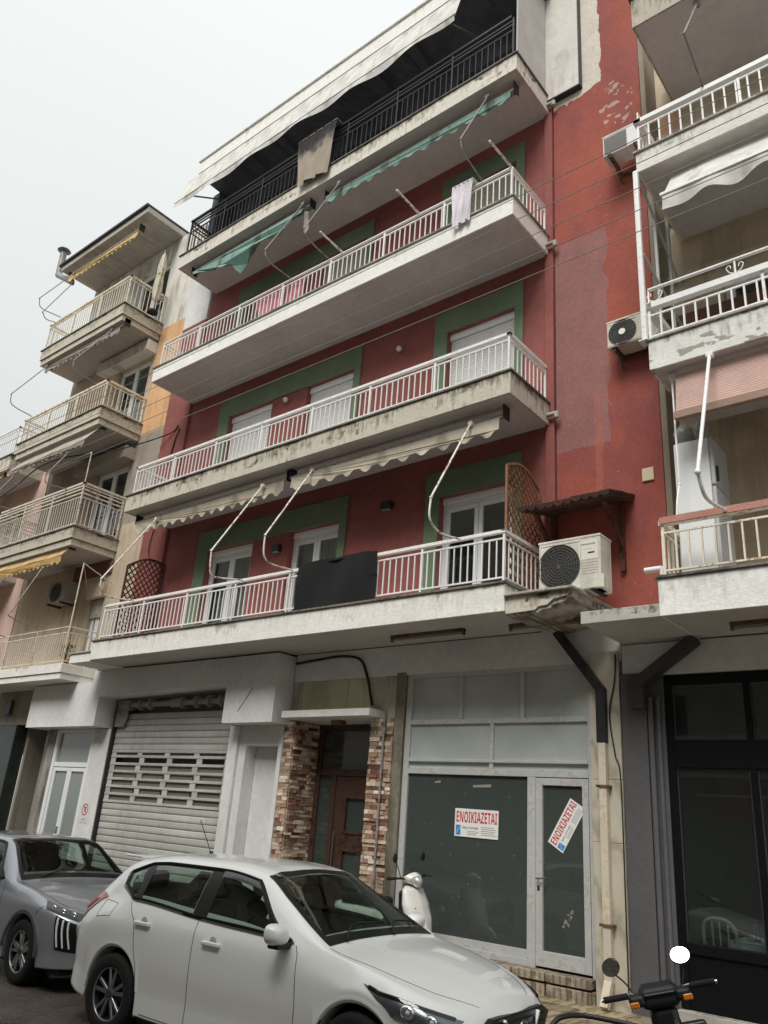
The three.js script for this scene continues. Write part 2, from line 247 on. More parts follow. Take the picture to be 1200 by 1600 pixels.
// ---------------------------------------------------------------- the red apartment building
const red = thing('apartment_building', 'dark red rendered apartment building with green window surrounds and long white balconies', 'building', [-10, 0.155, 0]);
const WX = { R: [-7.16, -5.77], M: [-10.67, -9.37], L: [-13.13, -11.72] };
const FL = [[4.96, 6.97, 7.42], [8.14, 10.17, 10.62], [11.35, 13.38, 13.76]]; // floor, opening top, green top
{
  const holes = []; for (const [f, t] of FL) for (const k of 'RML') holes.push([...WX[k], f, t]);
  M('wall', [wall(-14.66, -5.2, 4.56, 14.1, -0.25, 0, holes)], mRed, red);
  // piers of the facade either side, upper parts of the left one are another colour
  M('pier', [rb(-15.6, -14.652, 4.56, 13.35, -0.25, 0.07, 0.01)], mRed, red); M('pier', [rb(-5.198, -5.045, 4.56, 14.3, -0.25, 0.05, 0.01)], mRed, red);
  M('pier', [rb(-15.6, -14.652, 13.353, 14.6, -0.25, 0.068, 0.01)], mWhitePl, red);
  // right strip of the facade with its patches of newer paint
  const W = 512, H = 2048, X0 = -5.03, X1 = -3.45, Y0 = 4.56, Y1 = 18;
  const inside = (x, y, x0, x1, y0, y1, k) => { const j = 0.03 * (fbm(x * 0.2, y * 0.08, 40, 40, 3, 5) - 0.5) * k; return x > x0 + j && x < x1 + j * 2 && y > y0 + j && y < y1 + j; };
  const t = tex(W, H, (u, v) => {
    const x = mix(X0, X1, u), y = mix(Y0, Y1, v);
    const big = fbm(u, v, 2, 9, 4, 51) - 0.5, fine = fbm(u, v, 60, 400, 2, 53) - 0.5, mid = fbm(u, v, 8, 50, 3, 59) - 0.5;
    let c = [154, 81, 67]; // newer brick red
    const two = sst(0.42, 0.62, fbm(u, v, 2, 10, 4, 91)); c = c.map((q, i) => mix(q, [142, 76, 71][i], two)); // two coats of paint, in irregular patches
    if (inside(x, y, -5.2, -4.17, 7.23, 11.05, 3)) c = [144, 99, 95]; // dull rose patch
    if (inside(x, y, -4.42, -4.30, 6.0, 8.1, 2)) c = c.map((q, i) => mix(q, [170, 100, 88][i], 0.5));
    // unpainted plaster at the top left, ragged edge
    const rag = 0.09 * (fbm(u, v, 12, 80, 3, 61) - 0.5);
    if (y > 14.1 + rag * 2 && x < -4.12 + rag && y - 14.1 > (x + 5.03) * 0.28 - 0.1 + rag) c = [205, 197, 184];
    // flaked paint
    const fl = fbm(u, v, 16, 130, 4, 67); const dx = (x + 3.87) / 0.3, dy = (y - 13.55) / 0.55; if (fl > 0.6 && dx * dx + dy * dy < 1) c = [176, 150, 138];
    if (fbm(u, v, 30, 260, 3, 71) > 0.86) c = c.map((q, i) => mix(q, [190, 150, 136][i], 0.6));
    const k = 1 + 0.10 * big + 0.10 * mid + 0.12 * fine; return c.map(q => q * k);
  });
  const g = ni(wall(X0, X1, Y0, Y1, -0.25, 0)); const p = g.attributes.position, a = new Float32Array(p.count * 2); for (let i = 0; i < p.count; i++) { a[2 * i] = (p.getX(i) - X0) / (X1 - X0); a[2 * i + 1] = (p.getY(i) - Y0) / (Y1 - Y0); } g.setAttribute('uv', new THREE.BufferAttribute(a, 2)); g.userData.uv = true;
  const w = M('wall', g, new THREE.MeshStandardMaterial({ map: t, roughness: 0.9, bumpMap: rep(bumpFine, 0.6, 0.08), bumpScale: 0.004 }), red); w.userData.label = 'plain red side strip of wall with a dull rose repainted patch';
  M('render_panel', [rb(-5.22, -4.48, 14.32, 17.8, -0.2, 0.11, 0.01)], plaster(0xcfcac2, { v: 0.08, s: 20, dirt: 0.1 }), red);
  M('flashing', [bx(-5.2, -4.475, 14.29, 14.318, -0.1, 0.12), bx(-4.479, -4.462, 14.3, 17.8, -0.1, 0.115)], mBlackMetal, red);
  M('side_screen', [rb(-5.16, -5.13, 14.47, 17.0, 0.12, 1.12, 0.004)], plaster(0xb9b6b1, { v: 0.05, s: 21 }), red);
  // green surrounds, slightly proud
  for (const [f, tp, gt] of FL) {
    M('window_surround', [ext([[-7.43, f - 0.05], [-7.16, f - 0.05], [-7.16, tp], [-5.77, tp], [-5.77, f - 0.05], [-5.61, f - 0.05], [-5.61, gt], [-7.43, gt]], [], 0.035, -0.002)], mGreen, red);
    M('window_surround', [ext([[-13.48, f - 0.05], [-13.13, f - 0.05], [-13.13, tp], [-9.37, tp], [-9.37, f - 0.05], [-9.2, f - 0.05], [-9.2, gt], [-13.48, gt]], [], 0.035, -0.002)], mGreen, red);
  }
  const mBlind = plaster(0xdfe0de, { v: 0.05, s: 22, rough: 0.5 }), mBlindOld = plaster(0xa9a493, { v: 0.1, s: 23, rough: 0.6 });
  for (const k of 'RML') {
    const [a, b] = WX[k];
    room(red, a - 0.3, b + 0.3, 4.9, 7.3, 1.8, mRoomDark);
    M('shutter_box', rb(a + 0.002, b - 0.002, 6.86, 6.968, -0.2, -0.09, 0.01), mUpvc, red);
    casement(red, a + 0.003, b - 0.003, 4.962, 6.855, -0.12, mUpvc, { name: 'balcony_door', curtain: k !== 'R' });
    M('shutter_box', rb(a + 0.002, b - 0.002, 10.03, 10.168, -0.2, -0.07, 0.01), mUpvc, red);
    rollerBlind(red, a + 0.02, b - 0.02, 8.142, 10.028, -0.1, mBlind);
    rollerBlind(red, a + 0.02, b - 0.02, 11.352, 13.376, -0.1, mBlindOld);
  }
  // balconies
  slab(red, -14.85, -5.17, 4.55, 4.92, 1.2, mEdge1);
  M('balcony_slab', [uvEdge(rb(-15.68, -14.853, 4.53, 4.72, 0.002, 1.17, 0.01), 4.5, 4.73)], mEdge1, red); { const g = ext([[-5.168, 4.5], [-4.72, 4.5], [-4.66, 4.53], [-4.55, 4.535], [-4.5, 4.58], [-4.36, 4.6], [-4.3, 4.65], [-4.25, 4.66], [-4.25, 4.735], [-5.168, 4.735]], [], 1.14, 0.002); M('balcony_slab', [g], plaster(0xb5aea2, { v: 0.25, s: 71, tile: 1.4, dirt: 0.5, bump: 0.02 }), red); M('slab_edge', [uvEdge(ext([[-5.165, 4.52], [-4.75, 4.53], [-4.7, 4.57], [-4.58, 4.58], [-4.5, 4.64], [-4.3, 4.67], [-4.26, 4.733], [-5.165, 4.733]], [], 0.018, 1.15, 0.003), 4.5, 4.74)], mEdge2, red); }
  M('edge_trim', [rb(-5.167, -4.2, 4.741, 4.772, 0.004, 1.23, 0.006)], mTrimPale, red); M('edge_trim', [rb(-15.7, -14.855, 4.722, 4.748, 0.004, 1.2, 0.006)], mTrimPale, red);
  slab(red, -14.7, -5.13, 7.73, 8.09, 1.2, mEdge2);
  slab(red, -14.66, -5.13, 10.94, 11.29, 1.2, mEdge3, { trim: mTrimPale });
  slab(red, -14.5, -5.1, 14.06, 14.42, 1.2, mEdge4);
  for (const y of [7.86, 11.07, 14.2]) drain(red, -5.08, y, 0.12);
  railing(red, [[-14.72, 0.04], [-14.72, 1.14], [-5.22, 1.14], [-5.22, 0.06]], 4.955, 5.69, mRail);
  railing(red, [[-14.55, 0.04], [-14.55, 1.14], [-5.19, 1.14], [-5.19, 0.06]], 8.125, 8.79, mRail);
  railing(red, [[-14.5, 0.04], [-14.5, 1.14], [-5.19, 1.14], [-5.19, 0.06]], 11.325, 11.98, mRail, { round: true, w: 0.05 });
  railing(red, [[-14.35, 0.04], [-14.35, 1.14], [-5.2, 1.14], [-5.2, 0.14]], 14.455, 15.5, mBlackMetal, { gap: 0.36, extra: [15.27, 15.36], sp: 0.13 });
  // burnt top floor
  const mSoot = plaster(0x5c5f66, { v: 0.3, s: 24, tile: 4, dirt: 0.4, dirtC: 0x151515 });
  M('wall', [wall(-14.66, -5.2, 14.1, 16.95, -0.25, 0, [[-13.4, -11.6, 14.46, 16.4], [-10.7, -9.1, 14.46, 16.4], [-7.2, -5.8, 14.46, 16.4]])], mSoot, red).userData.label = 'soot blackened wall of the top floor';
  room(red, -14.4, -5.4, 14.42, 16.7, 2, mSoot);
  M('wall', [rb(-14.66, -14.4, 14.46, 16.95, 0.003, 0.5, 0.01)], mSoot, red);
  M('roof_slab', [bx(-14.43, -5.0, 16.955, 17.0, -2.4, 1.12)], mSoot, red);
  M('roof_edge', [uvEdge(rb(-14.45, -4.98, 17.002, 17.39, -2.4, 1.2, 0.02), 17.0, 17.39), uvEdge(rb(-14.48, -4.95, 17.392, 17.44, -2.4, 1.24, 0.01), 17.3, 17.44)], mEdge3, red);
  M('parapet', [wall(-15.6, -14.66, 14.6, 16.4, -0.25, 0.0)], mWhitePl, red);

  // ---- ground floor
  M('beam', [bx(-10.1, -4.15, 4.08, 4.548, -0.25, -0.002)], mWhitePl, red);
  M('fascia', [ext([[-18.4, 3.37], [-15.56, 3.37], [-15.56, 3.97], [-11.42, 4.06], [-11.42, 3.36], [-10.13, 3.36], [-10.13, 4.526], [-15.9, 4.526], [-15.9, 4.3], [-18.4, 4.3]], [], 0.66, -0.26)], mWhitePl, red).userData.label = 'white rendered box fascia above the roller shutter';
  M('wall', [wall(-16.08, -15.47, 0.1, 3.36, -0.25, 0.02)], mWhitePl, red); M('wall', [ext([[-11.3, 0.1], [-11.12, 0.1], [-11.12, 3.02], [-10.3, 3.02], [-10.3, 0.1], [-10.21, 0.1], [-10.21, 3.358], [-11.3, 3.358]], [], 0.25, -0.23), bx(-11.12, -10.3, 0.1, 3.1, -0.4, -0.235)], mWhitePl, red);
  M('back_wall', [bx(-18.6, -4.1, 0.1, 4.5, -3.6, -3.5), bx(-18.6, -4.1, 4.5, 4.55, -3.6, -0.27), bx(-18.6, -4.1, 0.1, 0.16, -3.5, -0.02), bx(-18.6, -18.5, 0.16, 4.5, -3.5, -0.27), bx(-10.2, -10.1, 0.16, 4.5, -3.5, -0.7), bx(-8.15, -8.05, 0.16, 4.5, -3.5, -0.27), bx(-4.14, -4.1, 0.16, 4.5, -3.5, -0.26)], mRoom, red);
}
// roller shutter of the garage-like shop: each slat is a piece
{
  const mSlat = [0, 1, 2].map(i => plaster([0xb3b3ad, 0xaeaea7, 0xb7b6b0][i], { v: 0.09, s: 30 + i, tile: 3, dirt: 0.12, dirtC: 0x6d6961, rough: 0.55 }));
  const x0 = -15.42, x1 = -11.6, L = x1 - x0, zc = -0.1;
  const sh = M('roller_shutter', [bx(x0 - 0.05, x0, 0.16, 3.9, -0.2, 0.0)], mBlackMetal, red); M('guide_rail', [bx(x1, x1 + 0.02, 0.16, 3.4, -0.2, 0.0)], mBlackMetal, sh);
  const prof = new THREE.Shape(); prof.moveTo(0, 0); prof.lineTo(0.006, 0); prof.quadraticCurveTo(0.02, 0.012, 0.02, 0.05); prof.lineTo(0.017, 0.1); prof.quadraticCurveTo(0.014, 0.116, 0.004, 0.118); prof.lineTo(0, 0.118); prof.lineTo(0, 0);
  const sg = new THREE.ExtrudeGeometry(prof, { depth: L, bevelEnabled: false, curveSegments: 4 }).rotateY(Math.PI / 2); sg.scale(1, 1, -1); // profile x -> z
  { const ix = sg.attributes.position; for (let i = 0; i < ix.count; i += 3) { const a = [ix.getX(i + 1), ix.getY(i + 1), ix.getZ(i + 1)]; ix.setXYZ(i + 1, ix.getX(i + 2), ix.getY(i + 2), ix.getZ(i + 2)); ix.setXYZ(i + 2, ...a); } sg.computeVertexNormals(); uvBox(sg); }
  for (let y = 0.17; y < 1.9; y += 0.124) piece('slat', sg, mSlat[Math.floor(rnd() * 3)], sh, [x0, y, zc]);
  for (let y = 2.93; y < 3.6; y += 0.124) piece('slat', sg, mSlat[Math.floor(rnd() * 3)], sh, [x0, y, zc]);
  // grille rows: bars, short straps, slots with a perforated plate behind
  const bars = ni(rb(0, L, 0, 0.05, 0, 0.03, 0.008)); uvBox(bars);
  const strapW = 0.16, strap = ni(rb(0, strapW, 0, 0.1, 0, 0.022, 0.005)); uvBox(strap);
  const plate = ni(bx(0, 1, 0, 0.085, -0.02, -0.012)); uvBox(plate);
  const mPlate = flat(0x6f6b62, 0.7);
  const rows = 7, dy = (2.93 - 1.91) / rows;
  for (let r = 0; r < rows; r++) {
    const y = 1.91 + r * dy; piece('grille_bar', bars, mSlat[r % 3], sh, [x0, y, zc]);
    const cut = [0, 0.25, 0.5, 0.75, 1].map(q => q * (L - strapW));
    for (let k = 0; k < 5; k++) piece('grille_strap', strap, mSlat[(r + k) % 3], sh, [x0 + cut[k] + (r % 2 && k && k < 4 ? 0.1 : 0), y + 0.048, zc]);
    if (r !== 5) for (let k = 0; k < 4; k++) { const m = piece('grille_plate', plate, mPlate, sh, [x0 + cut[k] + strapW, y + 0.05, zc]); m.scale.x = cut[1] - strapW; }
  }
  piece('grille_bar', bars, mSlat[1], sh, [x0, 2.885, zc]);
  M('shutter_roll', [cyl((x0 + x1) / 2, 3.84, -0.04, 0.055, L - 0.3, 'x', 16), ...[-14.95, -14.6, -14.25, -13.2, -12.75, -12.35, -12.0].map(x => cyl(x, 3.84, -0.04, 0.115, 0.05, 'x', 20)), cyl(-13.4, 3.84, -0.04, 0.09, 0.28, 'x', 16)], metalPaint(0x8f938f, { s: 40, rust: 0.1, rough: 0.5 }), sh);
  M('end_plate', [ext([[-15.5, 3.4], [-15.1, 3.4], [-15.0, 3.55], [-15.0, 3.85], [-15.1, 3.95], [-15.5, 3.95]], [], 0.012, -0.02)], mArmGrey, sh);
  M('shutter_back', [bx(x0 - 0.1, x1 + 0.1, 0.16, 4.1, -0.34, -0.3)], mRoom, sh);
  M('guide_post', [rb(-11.58, -11.44, 0.16, 3.358, -0.12, 0.05, 0.01), rb(-11.42, -11.31, 0.16, 3.357, -0.12, 0.08, 0.01)], mWhitePl, red);
  M('crack', tube([[-11.02, 3.55, 0.402], [-10.92, 3.68, 0.402], [-10.78, 3.85, 0.402], [-10.72, 3.95, 0.402]], 0.006, 20, 5), mCable, red);
}
// glazed side door of the shop left of the shutter
{
  const d = M('shop_door', [rb(-17.68, -16.1, 2.56, 2.66, -0.12, -0.02, 0.01), rb(-17.68, -17.56, 0.16, 3.368, -0.13, -0.01, 0.01), rb(-16.2, -16.085, 0.16, 3.367, -0.13, -0.01, 0.01), rb(-17.56, -16.2, 3.29, 3.366, -0.12, -0.02, 0.01)], mUpvc, red);
  const mFrost = new THREE.MeshPhysicalMaterial({ color: 0x7f8782, roughness: 0.25, clearcoat: 0.6, clearcoatRoughness: 0.05 });
  M('pane', bx(-17.56, -16.2, 2.66, 3.29, -0.08, -0.07), mFrost, d);
  for (const [a, b] of [[-17.55, -16.885], [-16.875, -16.21]]) { M('sash', [rb(a, a + 0.08, 0.18, 2.55, -0.1, -0.03, 0.01), rb(b - 0.08, b, 0.18, 2.55, -0.1, -0.03, 0.01), rb(a + 0.08, b - 0.08, 2.47, 2.55, -0.1, -0.03, 0.01), rb(a + 0.08, b - 0.08, 0.18, 0.34, -0.1, -0.03, 0.01)], mUpvc, d); M('pane', bx(a + 0.08, b - 0.08, 0.34, 2.47, -0.075, -0.065), mFrost, d); }
  M('handle', [rb(-16.92, -16.87, 1.1, 1.35, -0.03, 0.02, 0.008)], mArmGrey, d);
  M('pier', [rb(-18.0, -17.69, 0.1, 3.365, -0.2, 0.0, 0.01)], plaster(0x8d8a84, { v: 0.15, s: 41, dirt: 0.5 }), red);
}
// stone-clad entrance
{
  const mCl = plaster(0x6b5648, { v: 0.2, s: 42, tile: 1 }), cl = M('stone_cladding', [bx(-10.2, -9.985, 0.15, 3.43, -0.7, -0.02)], mCl, red), cl2 = M('stone_cladding', [bx(-8.28, -7.82, 0.15, 3.43, -0.25, -0.02)], mCl, red);
  const cs = [0xb39a83, 0x94745f, 0xc6b49e, 0x7a5446, 0xa18975, 0xd0c4b4, 0x6b4a3d, 0xb3a08c, 0x8a6653, 0xc7b8a4].map((c, i) => plaster(c, { v: 0.28, s: 43 + i, tile: 0.7, bump: 0.012 }));
  const faces = [ // origin, direction along, normal, length
    { o: [-10.2, -0.02], d: [1, 0], n: [0, 1], L: 0.225 }, { o: [-9.985, -0.02], d: [0, -1], n: [1, 0], L: 0.62 }, { o: [-8.28, -0.02], d: [1, 0], n: [0, 1], L: 0.46 }];
  const list = []; const H = [0.042, 0.055, 0.055, 0.068];
  for (const f of faces) { let y = 0.3; while (y < 3.42) { const h = Math.min(H[Math.floor(rnd() * 4)], 3.428 - y); let q = rr(-0.08, 0); while (q < f.L) { const w = rr(0.09, 0.24), a = Math.max(0, q), b = Math.min(f.L, q + w); if (b - a > 0.02) list.push([f, a, b, y, h]); q += w; } y += h; } }
  const rest = []; let n = 0;
  const vis = list.filter(s => s[3] > 1.15).sort((p, q) => (q[2] - q[1]) * q[4] - (p[2] - p[1]) * p[4]); const big = new Set(vis.slice(0, 300));
  for (const s of list) {
    const [f, a, b, y, h] = s, t = rr(0.012, 0.038), m = (a + b) / 2, cx = f.o[0] + f.d[0] * m + f.n[0] * t / 2, cz = f.o[1] + f.d[1] * m + f.n[1] * t / 2;
    const w = b - a - 0.004, g = new THREE.BoxGeometry(f.d[0] ? w : t, h - 0.004, f.d[0] ? t : w); const p = g.attributes.position; for (let i = 0; i < p.count; i++) { const j = hash(Math.round(p.getX(i) * 1e4), Math.round(p.getY(i) * 1e4), n + Math.round(p.getZ(i) * 1e4)); if (f.n[1] ? p.getZ(i) > 0 : p.getX(i) > 0) f.n[1] ? p.setZ(i, p.getZ(i) + (j - 0.5) * 0.012) : p.setX(i, p.getX(i) + (j - 0.5) * 0.012); } n++;
    g.computeVertexNormals(); const u = g.toNonIndexed(); u.computeVertexNormals(); uvBox(u); { const a2 = u.attributes.uv, o1 = rnd() * 3, o2 = rnd() * 3; for (let i = 0; i < a2.count; i++) a2.setXY(i, a2.getX(i) + o1, a2.getY(i) + o2); }
    const mt = cs[Math.floor(rnd() * cs.length)];
    if (big.has(s)) piece('stone', u, mt, f.L === 0.46 ? cl2 : cl, [cx, y + h / 2, cz]); else { u.translate(cx, y + h / 2, cz); u.userData.uv = true; rest.push(u); }
  }
  const st = M('stone_filling', rest, cs[0], cl); st.userData.kind = 'stuff';
  M('canopy', [rb(-10.02, -8.08, 3.435, 3.55, -0.66, 0.3, 0.01)], plaster(0xe4e3df, { v: 0.06, s: 59 }), red);
  const pn = plaster(0xc6c1a4, { v: 0.08, s: 60, dirt: 0.2 });
  for (const [a, b] of [[-9.9, -8.86], [-8.85, -8.31]]) M('transom_panel', rb(a, b, 3.56, 4.078, -0.06, -0.03, 0.004), pn, red);
  M('wall', [bx(-10.1, -9.905, 3.552, 4.08, -0.25, -0.01), bx(-8.3, -7.81, 3.432, 4.08, -0.25, -0.005), bx(-9.905, -8.3, 3.552, 4.08, -0.25, -0.07)], plaster(0xb6b09e, { v: 0.1, s: 61, dirt: 0.4 }), red);
  M('pier', [rb(-7.808, -7.63, 0.15, 4.12, -0.25, 0.01, 0.006)], plaster(0x7d7869, { v: 0.2, s: 62, dirt: 0.6, dirtC: 0x4b4438 }), red);
  // entrance door at the back of the recess
  const mWood = metalPaint(0x48342c, { s: 63, rust: 0.3, rough: 0.4 }), z = -0.6;
  const d = M('entrance_door', [rb(-9.955, -9.86, 0.3, 3.43, z - 0.08, z, 0.006), rb(-9.86, -8.29, 3.34, 3.43, z - 0.08, z, 0.006), rb(-9.86, -8.29, 2.6, 2.7, z - 0.08, z + 0.01, 0.006), rb(-9.56, -9.46, 0.3, 2.6, z - 0.08, z + 0.01, 0.006), rb(-8.52, -8.29, 0.3, 3.34, z - 0.08, z, 0.006)], mWood, red);
  const dg = new THREE.MeshPhysicalMaterial({ color: 0x39423e, roughness: 0.12, clearcoat: 1 });
  M('pane', bx(-9.86, -8.52, 2.7, 3.34, z - 0.05, z - 0.04), dg, d); M('pane', bx(-9.86, -9.56, 0.32, 2.6, z - 0.05, z - 0.04), dg, d);
  const leafHoles = [[-9.2, -8.75, 1.75, 2.25], [-9.2, -8.75, 0.95, 1.45]];
  M('door_leaf', [wall(-9.455, -8.525, 0.32, 2.595, z - 0.06, z - 0.01, leafHoles)], mWood, d);
  for (const [a, b, c, e] of leafHoles) { M('door_pane', bx(a, b, c, e, z - 0.05, z - 0.04), dg, d); M('pane_bead', [rb(a - 0.04, b + 0.04, e, e + 0.035, z - 0.01, z + 0.008, 0.005), rb(a - 0.04, b + 0.04, c - 0.035, c, z - 0.01, z + 0.008, 0.005), rb(a - 0.04, a, c, e, z - 0.01, z + 0.007, 0.005), rb(b, b + 0.04, c, e, z - 0.01, z + 0.007, 0.005)], mWood, d); }
  M('pull_handle', [bar([-9.38, 0.95, z + 0.05], [-9.38, 1.75, z + 0.05], 0.015), bar([-9.38, 1.05, z - 0.01], [-9.38, 1.05, z + 0.05], 0.008), bar([-9.38, 1.65, z - 0.01], [-9.38, 1.65, z + 0.05], 0.008)], flat(0xc8c8c6, 0.25, { metalness: 1 }), d);
  M('entrance_step', [rb(-9.98, -8.29, 0.1, 0.3, -0.7, 0.1, 0.01)], mTrimPale, red);
  solo('ceiling_lamp', [rb(-9.2, -8.98, 3.36, 3.434, -0.2, -0.05, 0.01)], flat(0x6d5f50, 0.6), 'small brown square lamp under the white entrance canopy', 'lamp');
}
// vacant shop front
{
  const z = -0.03, f = M('shop_front', [
    rb(-7.62, -7.52, 0.42, 4.1, z - 0.08, z, 0.006), rb(-4.65, -4.585, 0.42, 4.1, z - 0.08, z, 0.006), rb(-7.52, -4.65, 4.02, 4.1, z - 0.08, z, 0.006),
    rb(-7.52, -4.65, 3.33, 3.4, z - 0.08, z, 0.006), rb(-7.52, -4.65, 2.8, 2.84, z - 0.08, z + 0.01, 0.006), rb(-7.52, -4.65, 2.63, 2.72, z - 0.08, z + 0.004, 0.006),
    rb(-6.66, -6.6, 3.4, 4.02, z - 0.08, z - 0.002, 0.006), rb(-5.64, -5.58, 3.4, 4.02, z - 0.08, z - 0.002, 0.006), rb(-6.12, -6.06, 2.84, 3.33, z - 0.08, z - 0.002, 0.006), rb(-6.12, -6.06, 2.72, 2.8, z - 0.08, z - 0.002, 0.006),
    rb(-5.52, -5.4, 0.42, 2.63, z - 0.08, z + 0.002, 0.006), rb(-7.52, -5.52, 0.42, 0.5, z - 0.08, z, 0.006)], mAlu, red);
  const frost = new THREE.MeshPhysicalMaterial({ map: rep(tex(256, 256, (x, y) => { const k = 1 + 0.2 * (fbm(x, y, 4, 3, 4, 5) - 0.5); return [176 * k, 184 * k, 178 * k]; }), 2, 2), roughness: 0.35, clearcoat: 0.5, clearcoatRoughness: 0.1 });
  for (const [a, b, c, d] of [[-7.52, -6.66, 3.4, 4.02], [-6.6, -5.64, 3.4, 4.02], [-5.58, -4.65, 3.4, 4.02], [-7.52, -6.12, 2.84, 3.33], [-6.06, -4.65, 2.84, 3.33], [-7.52, -6.12, 2.72, 2.8], [-6.06, -4.65, 2.72, 2.8]]) M('frosted_pane', bx(a, b, c, d, z - 0.05, z - 0.042), frost, f);
  M('kick_panel', rb(-7.52, -5.52, 0.5, 0.6, z - 0.06, z - 0.02, 0.004), mAlu, f);
  M('shop_pane', bx(-7.52, -5.52, 0.6, 2.63, z - 0.045, z - 0.037), mShopGlass, f);
  const dr = M('glazed_door', [rb(-5.395, -5.3, 0.45, 2.62, z - 0.07, z + 0.006, 0.006), rb(-4.74, -4.655, 0.45, 2.62, z - 0.07, z + 0.006, 0.006), rb(-5.3, -4.74, 2.53, 2.62, z - 0.07, z + 0.006, 0.006), rb(-5.3, -4.74, 0.45, 0.62, z - 0.07, z + 0.006, 0.006)], mAlu, red);
  M('pane', bx(-5.3, -4.74, 0.62, 2.53, z - 0.04, z - 0.032), mShopGlass, dr);
  M('handle', [bar([-5.35, 1.42, z], [-5.35, 1.42, z + 0.06], 0.01), bar([-5.36, 1.42, z + 0.06], [-5.22, 1.43, z + 0.06], 0.011), rb(-5.37, -5.33, 1.28, 1.34, z + 0.005, z + 0.012, 0.003)], flat(0x9a9a97, 0.3, { metalness: 1 }), dr);
  // torn sticker residue and putty on the glass
  const bits = []; for (let i = 0; i < 26; i++) { const x = rr(-7.4, -4.8), y = rr(0.7, 2.5); if (x > -5.55 && x < -5.27) continue; bits.push(ext(Array.from({ length: 6 }, (_, k) => { const a = k / 6 * 6.283, r = rr(0.003, 0.008); return [x + Math.cos(a) * r, y + Math.sin(a) * r * 1.6]; }), [], 0.002, z - 0.0365)); }
  bits.push(...Array.from({ length: 12 }, (_, i) => { const x = -4.99 + rr(-0.05, 0.05) + i * 0.004, y = 0.92 + i * 0.016 + rr(-0.01, 0.01); return ext(Array.from({ length: 7 }, (_, k) => { const a = k / 7 * 6.283, r = rr(0.006, 0.024); return [x + Math.cos(a) * r, y + Math.sin(a) * r]; }), [], 0.002, z - 0.0305); }), ext([[-7.05, 2.53], [-6.95, 2.55], [-6.94, 2.52], [-7.04, 2.51]], [], 0.002, z - 0.0365), ext([[-6.4, 2.5], [-6.1, 2.52], [-6.1, 2.48], [-6.39, 2.47]], [], 0.002, z - 0.0365));
  M('sticker_residue', bits, flat(0x8f8d80, 0.8), f);
  // sill stones: each its own piece
  const sill = M('sill_base', bx(-7.62, -4.585, 0.1, 0.3, -0.2, 0.06), plaster(0x857a69, { v: 0.2, s: 64, dirt: 0.5, bump: 0.02 }), red);
  const sm = [0x9c9181, 0x877b69, 0xa89c88].map((c, i) => plaster(c, { v: 0.2, s: 65 + i, tile: 1, dirt: 0.5, bump: 0.01 }));
  let x = -7.6; while (x < -4.62) { const w = Math.min(rr(0.45, 0.8), -4.6 - x); const g = ni(rb(0, w - 0.012, 0, 0.1, 0, 0.3, 0.012)); uvBox(g); piece('sill_stone', g, sm[Math.floor(rnd() * 3)], sill, [x, 0.315 + rr(-0.006, 0.006), -0.18 + rr(0, 0.03)], [0, 0, rr(-0.008, 0.008)]); const g2 = ni(rb(0, w - 0.02, 0, 0.14, 0, 0.05, 0.012)); uvBox(g2); piece('sill_stone', g2, sm[Math.floor(rnd() * 3)], sill, [x + rr(-0.02, 0.02), 0.16, 0.06 + rr(0, 0.02)]); x += w; }
  // dim empty shop: low counter, box, partition
  M('shop_room', [bx(-8.04, -4.15, 0.3, 0.42, -3.49, -0.12), bx(-8.04, -4.15, 0.42, 4.5, -3.49, -3.4)], plaster(0x77726a, { v: 0.15, s: 68 }), red);
  { const t2 = thing('cardboard_box', 'red box on the floor inside the vacant shop', 'box', [-6.95, 0.42, -1.3]); M('box', rb(-7.2, -6.7, 0.42, 0.95, -1.55, -1.05, 0.01), flat(0xa02f2c, 0.7), t2); M('lid', [rb(-7.21, -6.69, 0.951, 0.97, -1.56, -1.04, 0.004)], flat(0x8a2826, 0.7), t2); const t3 = thing('trestle_table', 'long pale board on trestles inside the vacant shop', 'table', [-6.4, 0.42, -2.4]); M('table_top', rb(-7.6, -5.2, 1.1, 1.14, -2.8, -2.1, 0.01), flat(0xc9c7bd, 0.6), t3); for (const [x, zz] of [[-7.4, -2.7], [-5.4, -2.7], [-7.4, -2.2], [-5.4, -2.2]]) M('leg', bar([x, 0.42, zz], [x, 1.1, zz], 0.025), mAlu, t3); }
  const marble = tex(256, 512, (u, v) => { const w = fbm(u, v, 4, 4, 4, 7), s = Math.abs(Math.sin(Math.PI * (u * 2 + v * 2 + w * 0.9))), b = fbm(u, v, 9, 9, 3, 11), k = clamp(0.35 + 0.65 * sst(0.0, 0.7, s) + 0.3 * (b - 0.5)); return [mix(160, 206, k) - 22 * b, mix(152, 200, k) - 24 * b, mix(138, 186, k) - 30 * b]; });
  const mMar = new THREE.MeshStandardMaterial({ map: rep(marble, 1.1, 1.6), roughness: 0.45 });
  M('marble_pilaster', [0.15, 1.9, 2.62].map((y, i) => rb(-4.575, -4.17, y, [1.897, 2.617, 4.2][i], -0.2, 0.05, 0.006)), mMar, red);
  const dp = M('downpipe', [rb(-4.44, -4.34, 0.42, 3.05, 0.055, 0.14, 0.012), beam([-4.39, 0.45, 0.1], [-4.39, 0.2, 0.24], 0.09, 0.08)], metalPaint(0xcfc7b2, { s: 70, rust: 0.1 }), red);
  M('bracket', [rb(-4.47, -4.3, 2.52, 2.55, 0.05, 0.155, 0.004)], mRust, dp); M('bracket', [rb(-4.47, -4.3, 1.0, 1.03, 0.05, 0.155, 0.004)], mRust, dp);
  M('dark_pipe', [rb(-4.45, -4.33, 3.051, 3.72, 0.05, 0.15, 0.01), beam([-4.39, 3.7, 0.1], [-5.0, 4.5, 0.1], 0.1, 0.11)], mBlackMetal, red);
}
